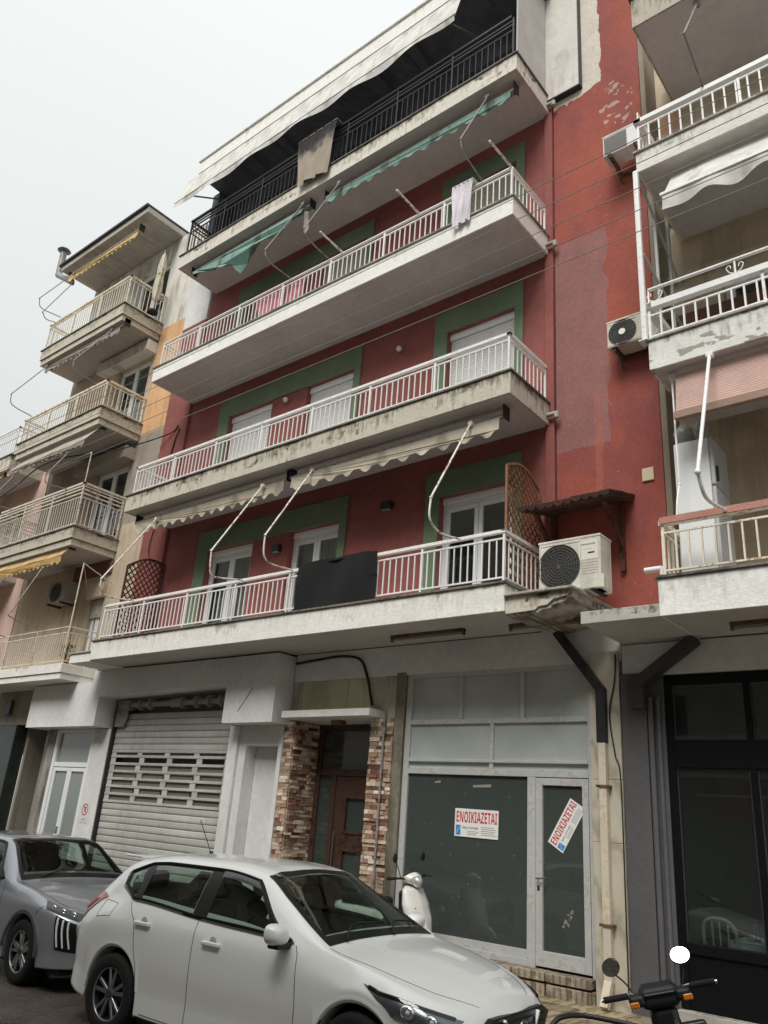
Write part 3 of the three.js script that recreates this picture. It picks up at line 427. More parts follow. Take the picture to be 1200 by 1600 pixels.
// ---------------------------------------------------------------- beige building on the left
const left = thing('apartment_building', 'narrow beige apartment building with an orange upper storey and bent awning arms', 'building', [-18.5, 0.155, 0]);
{
  const mWh = plaster(0xd6d2c9, { v: 0.08, s: 80, dirt: 0.3 }), mOr = plaster(0xd2a67a, { v: 0.08, s: 81, dirt: 0.12, dirtC: 0x96693c }), mTa = plaster(0x9a9184, { v: 0.08, s: 82, dirt: 0.15 }), mBe = plaster(0xbcab95, { v: 0.08, s: 83, dirt: 0.15, dirtC: 0x86705a });
  const bands = [[13.85, 16.9, mWh], [10.62, 13.849, mOr], [8.2, 10.619, mTa], [4.66, 8.199, mBe]];
  for (const [a, b, m] of bands) M('wall', [wall(-16.72, -15.603, a, b, -0.25, 0.0)], m, left);
  const edge = edgeMat(0xc4bcab, { s: 9, amt: 0.8 }), soff = plaster(0xb5afa8, { v: 0.1, s: 84, dirt: 0.0 });
  // set back wall inside the balconies with glazed doors
  const op = [[-18.5, -16.95, 14.05, 16.3], [-18.5, -16.95, 10.95, 13.1], [-18.5, -16.95, 7.8, 9.95], [-17.45, -16.85, 4.75, 6.65]];
  const segs = [[13.85, 16.9, mWh], [10.62, 13.849, mBe], [7.5, 10.619, mTa], [4.36, 7.499, mBe]];
  segs.forEach(([a, b, m], i) => M('wall', [wall(-21.1, -16.722, a, b, -0.25, -0.004, [op[i]])], m, left));
  M('wall', [bx(-21.1, -20.9, 4.3, 16.9, -6, -0.26), bx(-21.1, -15.6, 4.3, 16.9, -6.1, -6)], mBe, left);
  op.forEach(([a, b, c, d], i) => { room(left, a - 0.4, b + 0.15, c - 0.05, d + 0.1, 1.6, mRoomDark); casement(left, a + 0.005, b - 0.005, c + 0.005, d - 0.005, -0.12, mUpvc, { name: 'balcony_door', curtain: i % 2 === 1 }); });
  // rolled shutter boxes over the openings
  for (const [x0, x1, y, m] of [[-19.2, -16.76, 13.1, mWh], [-19.2, -16.76, 9.95, mTa]]) M('shutter_box', rb(x0, x1, y, y + 0.32, -0.02, 0.3, 0.01), m, left);
  M('shutter_box', rb(-17.5, -16.8, 6.4, 6.75, -0.02, 0.12, 0.01), mBe, left);
  rollerBlind(left, -17.44, -16.86, 5.95, 6.4, -0.06, mTrimPale);
  const X1 = -16.72, X0 = -20.95;
  const lev = [[13.5, 13.98], [10.48, 10.93], [7.34, 7.78]];
  for (const [a, b] of lev) {
    const s = slab(left, X0, X1, a + 0.17, b, 1.2, edge, { body: soff });
    M('slab_edge', [uvEdge(rb(X0 + 0.03, X1 - 0.03, a, a + 0.168, 0.01, 1.16, 0.01), a, a + 0.2)], edge, s); M('soffit', [bx(X0 + 0.06, X1 - 0.06, a - 0.006, a + 0.02, 0.012, 1.13)], soff, s);
  }
  M('balcony_slab', [uvEdge(rb(-20.9, -16.5, 4.46, 4.66, -0.01, 0.88, 0.01), 4.4, 4.7), uvEdge(rb(-20.88, -16.52, 4.32, 4.458, -0.005, 0.85, 0.01), 4.3, 4.5)], mEdge1, left);
  railing(left, [[X0 + 0.06, 0.05], [X0 + 0.06, 1.14], [X1 - 0.06, 1.14], [X1 - 0.06, 0.05]], 14.01, 14.92, mRailCream, { sp: 0.12 });
  railing(left, [[X0 + 0.06, 0.05], [X0 + 0.06, 1.14], [X1 - 0.06, 1.14], [X1 - 0.06, 0.05]], 10.965, 11.74, mRailCream, { sp: 0.12, gap: 0.1 });
  railing(left, [[X0 + 0.06, 0.05], [X0 + 0.06, 1.14], [X1 - 0.06, 1.14], [X1 - 0.06, 0.05]], 7.815, 8.93, mRailOld, { sp: 0.11, gap: 0.36, extra: [8.66, 8.76, 8.84] });
  railing(left, [[-20.8, 0.82], [-16.6, 0.82], [-16.6, 0.05]], 4.664, 5.5, mRailOld, { sp: 0.1, gap: 0.13, round: true, w: 0.03 });
  M('clothes_frame', [bar([-16.78, 8.9, 1.14], [-16.78, 9.72, 1.14], 0.014), bar([-16.78, 9.71, 1.14], [-20.6, 9.71, 1.14], 0.011), bar([-18.7, 8.9, 1.14], [-18.7, 9.71, 1.14], 0.012)], mRailOld, left);
  M('clothes_frame', [bar([-16.6, 5.48, 0.82], [-16.6, 6.98, 0.82], 0.016), bar([-16.6, 6.97, 0.82], [-16.6, 6.7, 0.03], 0.012), bar([-16.6, 6.97, 0.82], [-17.5, 6.6, 0.1], 0.006)], mRailOld, left);
  M('soffit_band', [rb(-18.4, -16.735, 6.98, 7.335, -0.003, 0.05, 0.01)], plaster(0x7d5546, { v: 0.15, s: 85 }), left);
  // roof
  M('roof_slab', [rb(-21.1, -16.6, 16.92, 17.1, -3, 1.2, 0.015)], plaster(0xb2aca2, { v: 0.15, s: 86, dirt: 0.15 }), left);
  const rt = []; for (let i = 0; i < 46; i++) { const x = -21.15 + i * 0.1; rt.push(cyl(x, 17.16, -0.9, 0.052, 4.3, 'z', 8)); } M('roof_sheet', [...rt, bx(-21.2, -16.6, 17.105, 17.13, -3, 1.27)], plaster(0x3c3d42, { v: 0.2, s: 87, rough: 0.6 }), left);
  M('wall', [bx(-16.598, -15.6, 14.0, 16.9, -3, -0.26)], mWh, left);
  // ground floor: dark marble pier and doorway recess
  M('pier', [rb(-20.6, -19.6, 0.1, 3.5, -0.3, 0.02, 0.02)], plaster(0x2f3532, { v: 0.5, s: 88, tile: 1.2, rough: 0.35 }), left);
  M('wall', [bx(-21, -18.42, 3.5, 4.32, -0.3, -0.01)], mTa, left);
  M('entrance_recess', [bx(-19.6, -18.05, 0.1, 3.5, -5.1, -5.0), bx(-19.6, -19.5, 0.1, 3.5, -5.0, -0.305), bx(-18.15, -18.05, 0.1, 3.5, -5.0, -0.25), bx(-19.6, -18.05, 3.502, 3.6, -5.1, -0.305)], mTa, left);
  M('meter_box', rb(-20.35, -20.05, 3.75, 4.1, -0.005, 0.08, 0.01), flat(0x4d4f50, 0.5), left);
  M('wall', [bx(-30, -21.0, 0.1, 3.4, -0.4, -0.25)], mTa, left);
}
// ---------------------------------------------------------------- pink building further along
const pink = thing('apartment_building', 'pale pink apartment building partly hidden behind the beige one', 'building', [-25, 0.155, 0]);
{
  const m = plaster(0xcfb2a6, { v: 0.08, s: 90, dirt: 0.15 });
  M('wall', [wall(-30, -21.15, 3.4, 10.9, -0.3, 0, [[-23.6, -22.2, 7.9, 9.9], [-23.6, -22.2, 4.8, 6.8]])], m, pink); M('wall', [bx(-30, -21.15, 3.3, 10.9, -6, -5.9), bx(-30, -29.9, 3.3, 10.9, -5.9, -0.31), bx(-30, -21.15, 10.8, 10.9, -5.9, -0.31)], m, pink);
  for (const y of [7.9, 4.8]) { room(pink, -23.8, -22.0, y - 0.05, y + 2.1, 1.4, mRoomDark, -0.31); casement(pink, -23.595, -22.205, y + 0.005, y + 1.995, -0.12, mUpvc, { name: 'balcony_door' }); }
  slab(pink, -28, -21.6, 10.45, 10.9, 1.0, mEdge2); slab(pink, -28, -21.6, 7.35, 7.7, 1.0, mEdge2); slab(pink, -28, -21.3, 4.4, 4.75, 0.9, mEdge2);
  railing(pink, [[-27.9, 0.94], [-21.68, 0.94], [-21.68, 0.05]], 10.935, 11.85, mRail, { sp: 0.13 }); railing(pink, [[-27.9, 0.94], [-21.68, 0.94], [-21.68, 0.05]], 7.735, 8.6, mRail, { sp: 0.13 }); railing(pink, [[-27.9, 0.84], [-21.4, 0.84], [-21.4, 0.05]], 4.785, 5.6, mRail, { sp: 0.13 });
  M('gate', [bx(-27, -21.2, 0.15, 3.3, -0.2, -0.1)], mBlackMetal, pink);
}
// ---------------------------------------------------------------- building on the right
const rightB = thing('apartment_building', 'cream apartment building with loggia balconies above a black restaurant front', 'building', [-1.5, 0.155, 0]);
{
  const cream = plaster(0xbfb19a, { v: 0.08, s: 92, dirt: 0.15 }), peach = plaster(0xc0967a, { v: 0.08, s: 93 }), brown = plaster(0x6a4d40, { v: 0.1, s: 94 });
  const zb = -0.5, XR = 2.5;
  M('wall', [bx(-3.44, -3.36, 4.72, 17, -0.5, 0.0)], plaster(0x8e8373, { v: 0.1, s: 95 }), rightB).userData.label = 'narrow greyish end wall beside the red facade';
  M('wall', [wall(-3.36, XR, 4.4, 17, zb - 0.25, zb, [[-2.25, -0.6, 4.76, 6.75], [-2.6, -0.4, 7.9, 9.7], [-2.3, -0.4, 11.05, 12.7]]), bx(-3.36, XR, 16.9, 17, -6, zb - 0.26), bx(XR - 0.1, XR, 4.4, 17, -6, zb - 0.26), bx(-3.45, XR, 4.4, 17, -6.1, -6)], cream, rightB);
  M('wall', [rb(-3.3, -2.98, 11.0, 13.4, zb + 0.003, zb + 0.06, 0.01)], peach, rightB);
  for (const [a, b, c, d, m, lv] of [[-2.25, -0.6, 4.76, 6.75, mUpvc, 2], [-2.6, -0.4, 7.9, 9.7, mUpvc, 3]]) { room(rightB, a - 0.3, b + 0.3, c - 0.05, d + 0.1, 1.8, mRoomDark, zb - 0.26); casement(rightB, a + 0.005, b - 0.005, c + 0.005, d - 0.005, zb - 0.1, m, { name: 'balcony_door', leaves: lv }); }
  M('panel', [rb(-3.3, -2.0, 7.9, 9.25, zb + 0.003, zb + 0.08, 0.01)], brown, rightB);
  rollerBlind(rightB, -2.28, -0.42, 11.06, 12.68, zb - 0.05, plaster(0x9c9a98, { v: 0.06, s: 96 }));
  M('panel', [rb(-2.98, -2.35, 11.02, 12.1, zb + 0.003, zb + 0.05, 0.01)], peach, rightB);
  M('ledge', [rb(-3.36, XR, 12.72, 12.8, zb, zb + 0.12, 0.01), rb(-3.36, XR, 9.9, 9.98, zb, zb + 0.1, 0.01)], cream, rightB);
  const edge = edgeMat(0xe4e3dd, { s: 14, amt: 0.5, peel: 0.9, pc: 0x9b968a }), edge2 = edgeMat(0xdfdcd2, { s: 15, amt: 0.5 }), edge3 = edgeMat(0xb5ad9d, { s: 16, amt: 0.9 });
  slab(rightB, -3.17, XR, 4.28, 4.71, 1.2, edgeMat(0xecebe6, { s: 17, amt: 0.25 }), { z0: zb }); slab(rightB, -3.12, XR, 7.42, 7.84, 1.2, edge, { z0: zb, trim: mTrimPale, th: 0.025 }); slab(rightB, -3.14, XR, 10.63, 10.97, 1.2, edge2, { z0: zb, trim: mTrimPale }); slab(rightB, -3.08, XR, 13.45, 14.05, 1.2, edge3, { z0: zb });
  M('link_slab', [bx(-4.12, -3.175, 4.285, 4.425, -0.3, 1.17), bx(-4.14, -3.175, 4.28, 4.56, -0.95, -0.3)], mSoffit, rightB); M('slab_edge', [uvEdge(rb(-4.125, -3.173, 4.28, 4.43, 1.165, 1.19, 0.008), 4.28, 4.43)], edgeMat(0xb9b6ab, { s: 18, amt: 1, dc: 0x3b3a34, dark: 0x22231f }), rightB);
  const R = [[-3.1, 0.0], [-3.1, 1.14], [2.4, 1.14]];
  railing(rightB, R, 4.745, 5.42, mRailCream, { sp: 0.145, bw: 0.02, w: 0.07, hh: 0.06, gap: 0.14 });
  M('handrail', [beam([-3.12, 5.41, 1.141], [2.4, 5.41, 1.141], 0.085, 0.08)], plaster(0xb57f70, { v: 0.06, s: 97, rough: 0.5 }), rightB);
  const sc = []; for (const x of [-3.02, -2.02, -1.1]) for (const s of [-1, 1]) sc.push(tube([[x + s * 0.02, 8.47, 1.14], [x + s * 0.07, 8.5, 1.14], [x + s * 0.1, 8.57, 1.14], [x + s * 0.06, 8.6, 1.14], [x + s * 0.045, 8.55, 1.14]], 0.007, 14, 5));
  railing(rightB, R, 7.87, 8.44, mRail, { sp: 0.145, bw: 0.022, w: 0.09, hh: 0.085, gap: 0.17 });
  M('upper_rail', [bar([-3.1, 8.66, 1.14], [2.4, 8.66, 1.14], 0.024, 10), ...[-3.1, -2.02, -1.1].map(x => bar([x, 8.4, 1.14], [x, 8.66, 1.14], 0.014)), ...sc], mRail, rightB);
  railing(rightB, R, 11.005, 11.62, mRail, { sp: 0.15, bw: 0.022, w: 0.1, hh: 0.07, gap: 0.12 });
  M('upper_rail', [bar([-3.1, 11.78, 1.14], [-3.1, 11.6, 1.14], 0.014), bar([-3.1, 11.78, 1.14], [-3.1, 11.78, -0.3], 0.014), bar([-3.1, 11.78, -0.2], [2.4, 11.95, -0.2], 0.016)], mRailCream, rightB);
  M('awning_post', [rb(-3.19, -3.12, 7.86, 10.66, 1.16, 1.23, 0.015), rb(-3.22, -3.1, 7.85, 7.87, 1.1, 1.26, 0.004)], mRail, rightB);
  M('side_frame', [beam([-3.15, 10.6, 1.1], [-3.15, 9.7, -0.4], 0.03, 0.04), beam([-3.15, 9.3, 1.1], [-3.15, 8.9, -0.4], 0.03, 0.04), rb(-3.17, -3.13, 7.9, 10.6, 0.55, 0.6, 0.008), rb(-3.17, -3.13, 7.9, 10.6, 0.0, 0.05, 0.008)], mAlu, rightB);
  M('side_glass', [bx(-3.155, -3.147, 7.95, 10.5, 0.06, 0.54)], mGlass, rightB);
  M('vent_grille', rb(-3.74, -3.58, 6.49, 6.68, 0.0, 0.03, 0.008), flat(0xd5c4a3, 0.6), rightB);
  drain(rightB, -3.25, 4.86, 1.1, mUpvc);

  // restaurant front
  M('beam', [bx(-4.14, XR, 3.88, 4.272, -0.95, 0.0)], mWhitePl, rightB);
  M('pier', [rb(-4.16, -3.84, 0.15, 3.9, -0.3, 0.03, 0.008), rb(-3.84, -3.64, 0.15, 3.88, -0.3, -0.04, 0.008)], plaster(0x59595b, { v: 0.08, s: 98, rough: 0.6 }), rightB);
  M('pipe', [bar([-3.8, 0.16, 0.0], [-3.8, 3.6, 0.0], 0.035, 12), bar([-3.71, 0.16, -0.02], [-3.71, 3.6, -0.02], 0.028, 12)], plaster(0x5d5d60, { v: 0.06, s: 99, rough: 0.5 }), rightB);
  M('duct', [beam([-3.9, 3.75, 0.1], [-3.15, 4.26, 0.12], 0.16, 0.13), rb(-4.0, -3.82, 3.45, 3.8, 0.035, 0.16, 0.01)], plaster(0x3f4042, { v: 0.1, s: 100, rough: 0.6 }), rightB);
  const mB = new THREE.MeshPhysicalMaterial({ color: 0x101114, roughness: 0.45, specularIntensity: 0.35 }), z = -0.06;
  const f = M('restaurant_front', [rb(-3.64, -3.55, 0.3, 3.87, z - 0.1, z, 0.008), rb(-3.55, XR, 3.76, 3.87, z - 0.1, z, 0.008), rb(-3.55, XR, 2.78, 3.1, z - 0.1, z + 0.01, 0.008), ...[-2.72, -1.6, -0.5, 0.6].map(x => rb(x, x + 0.07, 0.3, 3.76, z - 0.1, z + 0.004, 0.008)), rb(-3.55, XR, 0.84, 0.95, z - 0.1, z + 0.008, 0.008), bx(-3.55, XR, 0.3, 0.84, z - 0.08, z - 0.02)], mB, rightB);
  const gl = new THREE.MeshPhysicalMaterial({ color: 0xc3cccb, roughness: 0.02, transmission: 0.98, thickness: 0, ior: 1.5 }); const xs = [-3.55, -2.72, -1.6, -0.5, 0.6, XR];
  for (let i = 0; i < 5; i++) { const a = xs[i] + (i ? 0.07 : 0), b = xs[i + 1]; M('pane', bx(a, b, 3.1, 3.76, z - 0.05, z - 0.043), gl, f); M('pane', bx(a, b, 0.95, 2.78, z - 0.05, z - 0.043), gl, f); M('glazing_bead', [rb(a, a + 0.02, 0.95, 2.78, z - 0.042, z - 0.02, 0.004), rb(b - 0.02, b, 0.95, 2.78, z - 0.042, z - 0.02, 0.004), rb(a, b, 2.76, 2.78, z - 0.042, z - 0.021, 0.004), rb(a, b, 3.1, 3.12, z - 0.042, z - 0.021, 0.004), rb(a, a + 0.02, 3.12, 3.76, z - 0.042, z - 0.022, 0.004)], flat(0x33373a, 0.35), f); }
  M('threshold', [rb(-3.66, XR, 0.15, 0.3, -0.3, 0.03, 0.012)], mTrimPale, rightB);
  M('room', [bx(-4.1, XR, 0.16, 0.25, -5, -0.3), bx(-4.1, XR, 3.9, 4.0, -5, -0.3), bx(-4.1, XR, 0.2, 4, -5.1, -5), bx(-4.09, -4.0, 0.2, 4, -5, -0.3), bx(XR, XR + 0.1, 0.2, 4, -5, -0.1)], mRoomDark, rightB);
  M('wall_panel', [rb(-3.3, -2.76, 2.25, 2.72, -0.75, -0.7, 0.01)], flat(0xb0302b, 0.5), rightB); M('wall_panel', [rb(-2.5, -1.8, 2.2, 2.7, -1.2, -1.15, 0.01)], flat(0xb0302b, 0.5), rightB); M('ceiling_rail', [rb(-3.5, -1.7, 2.5, 2.53, -0.55, -0.52, 0.01)], mUpvc, rightB); M('bottle_shelf', [rb(-2.7, 1.5, 1.9, 1.94, -3.0, -2.7, 0.01)], mAlu, rightB);
}
// things inside the restaurant
{
  const cl = fabric(0xd8d6d0, 8, { tr: 0.02, dirt: 0.1 });
  const tb = thing('dining_table', 'restaurant table under a pale cloth behind the black framed glass', 'table', [-2.75, 0.25, -0.75]);
  M('table_top', [rb(-3.2, -2.3, 0.98, 1.0, -1.1, -0.4, 0.01)], cl, tb); M('tablecloth', [bx(-3.2, -2.3, 0.7, 0.98, -0.402, -0.398), bx(-2.302, -2.298, 0.7, 0.98, -1.1, -0.4), bx(-3.202, -3.198, 0.7, 0.98, -1.1, -0.4)], cl, tb);
  for (const [x, zz] of [[-3.14, -1.05], [-2.36, -1.05], [-3.14, -0.45], [-2.36, -0.45]]) M('leg', bar([x, 0.25, zz], [x, 0.98, zz], 0.02), mDark, tb);
  const ch = thing('plastic_chair', 'cream plastic chair seen through the restaurant glass', 'chair', [-3.4, 0.25, -0.5]); const mc = flat(0xd9d4c4, 0.5);
  M('backrest', [tube([[-3.45, 0.75, -0.4], [-3.45, 1.12, -0.36], [-3.3, 1.2, -0.35], [-3.12, 1.12, -0.36], [-3.1, 0.75, -0.4]], 0.022, 30), ...[-3.36, -3.28, -3.19].map(x => bar([x, 0.72, -0.39], [x, 1.18, -0.355], 0.012))], mc, ch);
  M('seat', rb(-3.47, -3.07, 0.68, 0.73, -0.75, -0.38, 0.02), mc, ch); for (const [x, zz] of [[-3.44, -0.42], [-3.1, -0.42], [-3.44, -0.71], [-3.1, -0.71]]) M('leg', bar([x, 0.25, zz], [x, 0.69, zz], 0.022, 8, 0.02), mc, ch);
  for (const [x, h, c, l] of [[-2.95, 0.16, 0x3a3430, 'small dark oil bottle on the restaurant table'], [-2.72, 0.1, 0xd5d5d0, 'short clear salt shaker on the restaurant table'], [-2.5, 0.12, 0xb9c2d2, 'pale blue napkin holder on the restaurant table']]) solo('condiment', [cyl(x, 1.0 + h / 2, -0.6, 0.035, h, 'y', 14), cyl(x, 1.0 + h * 1.15, -0.6, 0.016, h * 0.35, 'y', 10)], flat(c, 0.3), l, 'condiment');
}
// ---------------------------------------------------------------- things fixed to the facades
// awnings
function awning(label, base, parts, group) { const t = thing('awning', label, 'awning', base, group); for (const [n, g, m] of parts) M(n, g, m, t); return t; }
const mCreamF = fabric(0xcfc5b0, 11), mTeal = fabric(0x84a89c, 12, { dirt: 0.5 }), mYel = fabric(0xc9a566, 13), mWhiteF = fabric(0xd9d7d0, 14), mYelPale = fabric(0xd8b878, 15), mGreyF = fabric(0xa59c8c, 16);
{
  const roll = (x0, x1, y, z, f, m = mArmGrey) => [['roller', [cyl((x0 + x1) / 2, y + 0.06, z - 0.1, 0.045, x1 - x0, 'x', 14)], f], ['front_bar', [rb(x0 - 0.03, x1 + 0.03, y - 0.02, y + 0.03, z - 0.02, z + 0.02, 0.01)], m], ['bracket', [bx(x0 - 0.05, x0 - 0.035, y - 0.02, y + 0.2, z - 0.15, z + 0.02)], mBlackMetal], ['bracket', [bx(x1 + 0.035, x1 + 0.05, y - 0.02, y + 0.2, z - 0.15, z + 0.02)], mBlackMetal]];
  const arms1 = [[-13.69, [[7.45, 1.02], [5.9, 1.96], [5.73, 1.94], [5.6, 1.76], [5.66, 1.18]]], [-10.44, [[7.5, 1.02], [5.97, 1.93], [5.59, 1.88], [5.56, 1.71], [5.66, 1.18]]]], arms2 = [[-9.22, [[7.55, 0.98], [6.06, 1.85], [5.74, 1.82], [5.64, 1.65], [5.67, 1.18]]], [-5.92, [[7.54, 1.0], [6.03, 1.88], [5.72, 1.88], [5.6, 1.62], [5.66, 1.18]]]];
  const a1 = awning('rolled cream awning under the second balcony, its half beside the beige building', [-12, 7.2, 0.95], [...roll(-14.5, -9.92, 7.53, 0.95, mCreamF), ['valance', [valance(-14.48, -9.94, 7.52, 0.28, 0.97, 0.3)], mCreamF], ['arm', armGeo(...arms1[0]), mArm], ['arm', armGeo(...arms1[1]), mArm]]);
  awning('rolled cream awning under the second balcony, its half beside the plain red wall', [-7.5, 7.2, 0.95], [...roll(-9.76, -5.42, 7.53, 0.95, mCreamF), ['valance', [valance(-9.74, -5.44, 7.52, 0.28, 0.97, 0.4)], mCreamF], ['arm', armGeo(...arms2[0]), mArm], ['arm', armGeo(...arms2[1]), mArm]]);
  // teal awning under the top balcony: torn on its left half
  const torn = []; { let x = -13.9; const top = x => 13.85 + 0.02 * Math.sin(x * 3); const poly = [[-14.0, 13.86], [-10.3, 13.9]]; let pts = []; for (let i = 0; i <= 40; i++) { const q = i / 40, xx = mix(-10.35, -14.0, q), d = 0.12 + 0.5 * Math.pow(Math.sin(q * 3.0 + 0.1), 2) * (0.7 + 0.6 * vn(q * 17, 0, 99, 99, 3)); pts.push([xx, 13.86 - d]); } torn.push(ext([[-14.0, 13.88], ...pts.reverse(), [-10.35, 13.88]], [], 0.004, 1.04)); const p = torn[0].attributes.position; for (let i = 0; i < p.count; i++) { const dd = 13.88 - p.getY(i); p.setZ(i, p.getZ(i) + dd * 0.25 * Math.sin(p.getX(i) * 5.3) + 0.1 * dd); } torn[0].computeVertexNormals(); }
  awning('torn teal awning hanging in tatters under the burnt top balcony', [-12, 13.3, 1.0], [...roll(-14.1, -10.2, 13.88, 1.02, mTeal), ['fabric', torn, mTeal], ['fabric_strip', [ext([[-10.1, 13.55], [-9.98, 13.5], [-9.9, 13.0], [-10.0, 12.9], [-10.06, 13.1]], [], 0.004, 1.2)], mGreyF], ['arm', armGeo(-10.3, [[13.93, 1.1], [12.19, 1.89], [12.0, 1.78], [11.98, 1.16]], 0.014), mArmGrey]]);
  awning('rolled teal awning with a wavy edge under the burnt top balcony', [-7.5, 13.5, 1.0], [...roll(-9.7, -5.3, 13.86, 1.0, mTeal), ['valance', [valance(-9.68, -5.32, 13.85, 0.22, 1.02, 0.34)], mTeal], ['arm', armGeo(-9.25, [[13.9, 1.12], [12.21, 1.87], [12.06, 1.78], [11.98, 1.16]], 0.014), mArmGrey], ['arm', armGeo(-5.75, [[13.95, 1.08], [12.31, 1.83], [12.12, 1.75], [12.06, 1.52], [11.98, 1.16]], 0.014), mArmGrey]]);
  for (const [x, y, z, w] of [[-7.07, 12.0, 1.78, 'on the third balcony railing midway between towel and awning arm'], [-5.2, 11.95, 1.8, 'at the corner post of the third balcony railing'], [-8.89, 12.01, 1.77, 'on the third balcony railing right beside a bent awning arm']]) solo('wooden_pole', [bar([x, 11.97, 1.12], [x, y, z], 0.02), ball(x, y, z, 0.024, 8)], mArm, 'short bare pole sticking out ' + w, 'pole', 'bare poles on the third balcony railing');
  // white awning at the roof edge
  { const g = new THREE.PlaneGeometry(8.5, 1, 60, 6); const p = g.attributes.position; for (let i = 0; i < p.count; i++) { const x = p.getX(i) - 10.55, t = 0.5 - p.getY(i); p.setXYZ(i, x, 16.97 - t * 0.92 + 0.015 * Math.sin(x * 2.1) * t, 1.2 + t * 0.25 + 0.012 * Math.sin(x * 3.3) * t); } g.computeVertexNormals();
    const v = new THREE.PlaneGeometry(8.5, 0.26, 90, 2); const q = v.attributes.position; for (let i = 0; i < q.count; i++) { const x = q.getX(i) - 10.55, t = 0.5 - q.getY(i) / 0.26; q.setXYZ(i, x, 16.045 - t * (0.15 + 0.04 * Math.sin(x * 1.3) + 0.02 * Math.sin(x * 3.7)), 1.46 + 0.03 * Math.sin(x * 4.1) * t); } v.computeVertexNormals();
    awning('long off-white awning sagging along the roof edge above the burnt floor', [-10.5, 15.9, 1.2], [['fabric', [g], mWhiteF], ['valance', [v], mWhiteF], ['front_bar', [bar([-14.82, 16.05, 1.45], [-6.28, 16.05, 1.45], 0.02)], mArmGrey], ['arm', [beam([-14.3, 16.9, 0.1], [-14.3, 16.06, 1.43], 0.03, 0.03), beam([-6.5, 16.9, 0.1], [-6.5, 16.06, 1.43], 0.03, 0.03)], mArmGrey]]); }
  // left building
  const la = (l, x0, x1, y, z, m, arms, d = 0.22, out = 0) => { const parts = roll(x0, x1, y, z, m); if (out) { const g = new THREE.PlaneGeometry(x1 - x0, 1, 30, 2), p = g.attributes.position; for (let i = 0; i < p.count; i++) { const t = 0.5 - p.getY(i); p.setXYZ(i, p.getX(i) + (x0 + x1) / 2, y - t * out * 0.85 + 0.01 * Math.sin(p.getX(i) * 4), z + t * out * 0.6); } g.computeVertexNormals(); parts.push(['fabric', [g], m]); } parts.push(['valance', [valance(x0 + 0.01, x1 - 0.01, y - out * 0.85 - 0.02, d, z + out * 0.6, 0.22)], m]); for (const a of arms) parts.push(['arm', armGeo(...a, 0.014), mArmGrey]); return awning(l, [(x0 + x1) / 2, y - out - d, z], parts); };
  la('rolled yellow scalloped awning under the corrugated roof of the beige building', -20.7, -17.1, 16.62, 1.08, mYelPale, [[-20.37, [[16.6, 1.1], [15.21, 1.88], [14.95, 1.76], [14.98, 1.16]]], [-20.62, [[16.4, 0.98], [15.0, 1.6], [14.85, 1.45], [14.9, 1.16]]]]);
  la('grey beige awning rolled under the topmost balcony of the beige building', -20.6, -16.8, 13.42, 1.05, mGreyF, [[-17.29, [[13.45, 1.08], [12.08, 1.87], [11.84, 1.79], [11.76, 1.16]]], [-20.57, [[13.45, 1.08], [12.14, 1.85], [11.85, 1.75], [11.76, 1.16]]]], 0.16, 0.12);
  la('grey beige awning half lowered above the rusty double railing of the beige building', -20.7, -16.85, 10.42, 1.05, mGreyF, [[-17.55, [[10.4, 1.02], [9.06, 1.74], [8.86, 1.68], [8.9, 1.16]]], [-20.3, [[10.4, 1.02], [9.1, 1.7], [8.9, 1.62], [8.9, 1.16]]]], 0.14, 0.5);
  la('mustard yellow scalloped awning under the third balcony of the beige building', -20.4, -16.95, 7.3, 1.08, mYel, [[-17.73, [[7.3, 1.05], [5.75, 1.68], [5.62, 1.67], [5.5, 0.84]]], [-19.6, [[7.3, 1.05], [5.8, 1.7], [5.65, 1.65], [5.5, 0.84]]]], 0.2, 0.22);
  // pink building
  la('orange awning under the top balcony of the pink building', -27, -22, 10.36, 0.9, mYel, [[-22.5, [[10.35, 0.88], [9.2, 1.5], [9.05, 1.4], [8.58, 0.96]]]], 0.2, 0.2);
  la('yellow awning under the middle balcony of the pink building', -27, -22, 7.26, 0.9, mYel, [[-22.5, [[7.25, 0.88], [6.2, 1.5], [6.05, 1.4], [5.58, 0.86]]]], 0.2, 0.5);
  // right building
  { const g = new THREE.PlaneGeometry(4.6, 1, 30, 4), p = g.attributes.position; for (let i = 0; i < p.count; i++) { const t = 0.5 - p.getY(i), x = p.getX(i) - 0.45; p.setXYZ(i, x, 10.55 - t * 0.66, 0.95 + t * 0.42 + 0.01 * Math.sin(x * 5)); } g.computeVertexNormals();
    const v = new THREE.PlaneGeometry(4.6, 1, 70, 3), q = v.attributes.position; for (let i = 0; i < q.count; i++) { const t = 0.5 - q.getY(i), x = q.getX(i) - 0.45; q.setXYZ(i, x, 9.88 - t * (0.2 + 0.05 * Math.cos((x + 2.7) * 7) + 0.03 * Math.sin(x * 2)), 1.38 + t * 0.04 * Math.sin(x * 11)); } v.computeVertexNormals();
    awning('off-white awning with a wavy edge on the right hand cream building', [-0.5, 9.6, 1.1], [['fabric', [g], mWhiteF], ['valance', [v], mWhiteF], ['front_bar', [rb(-2.78, 1.9, 9.87, 9.92, 1.35, 1.4, 0.01)], mRail], ['arm', [beam([-2.7, 10.5, 0.6], [-2.7, 9.9, 1.36], 0.03, 0.03)], mArmGrey]]); }
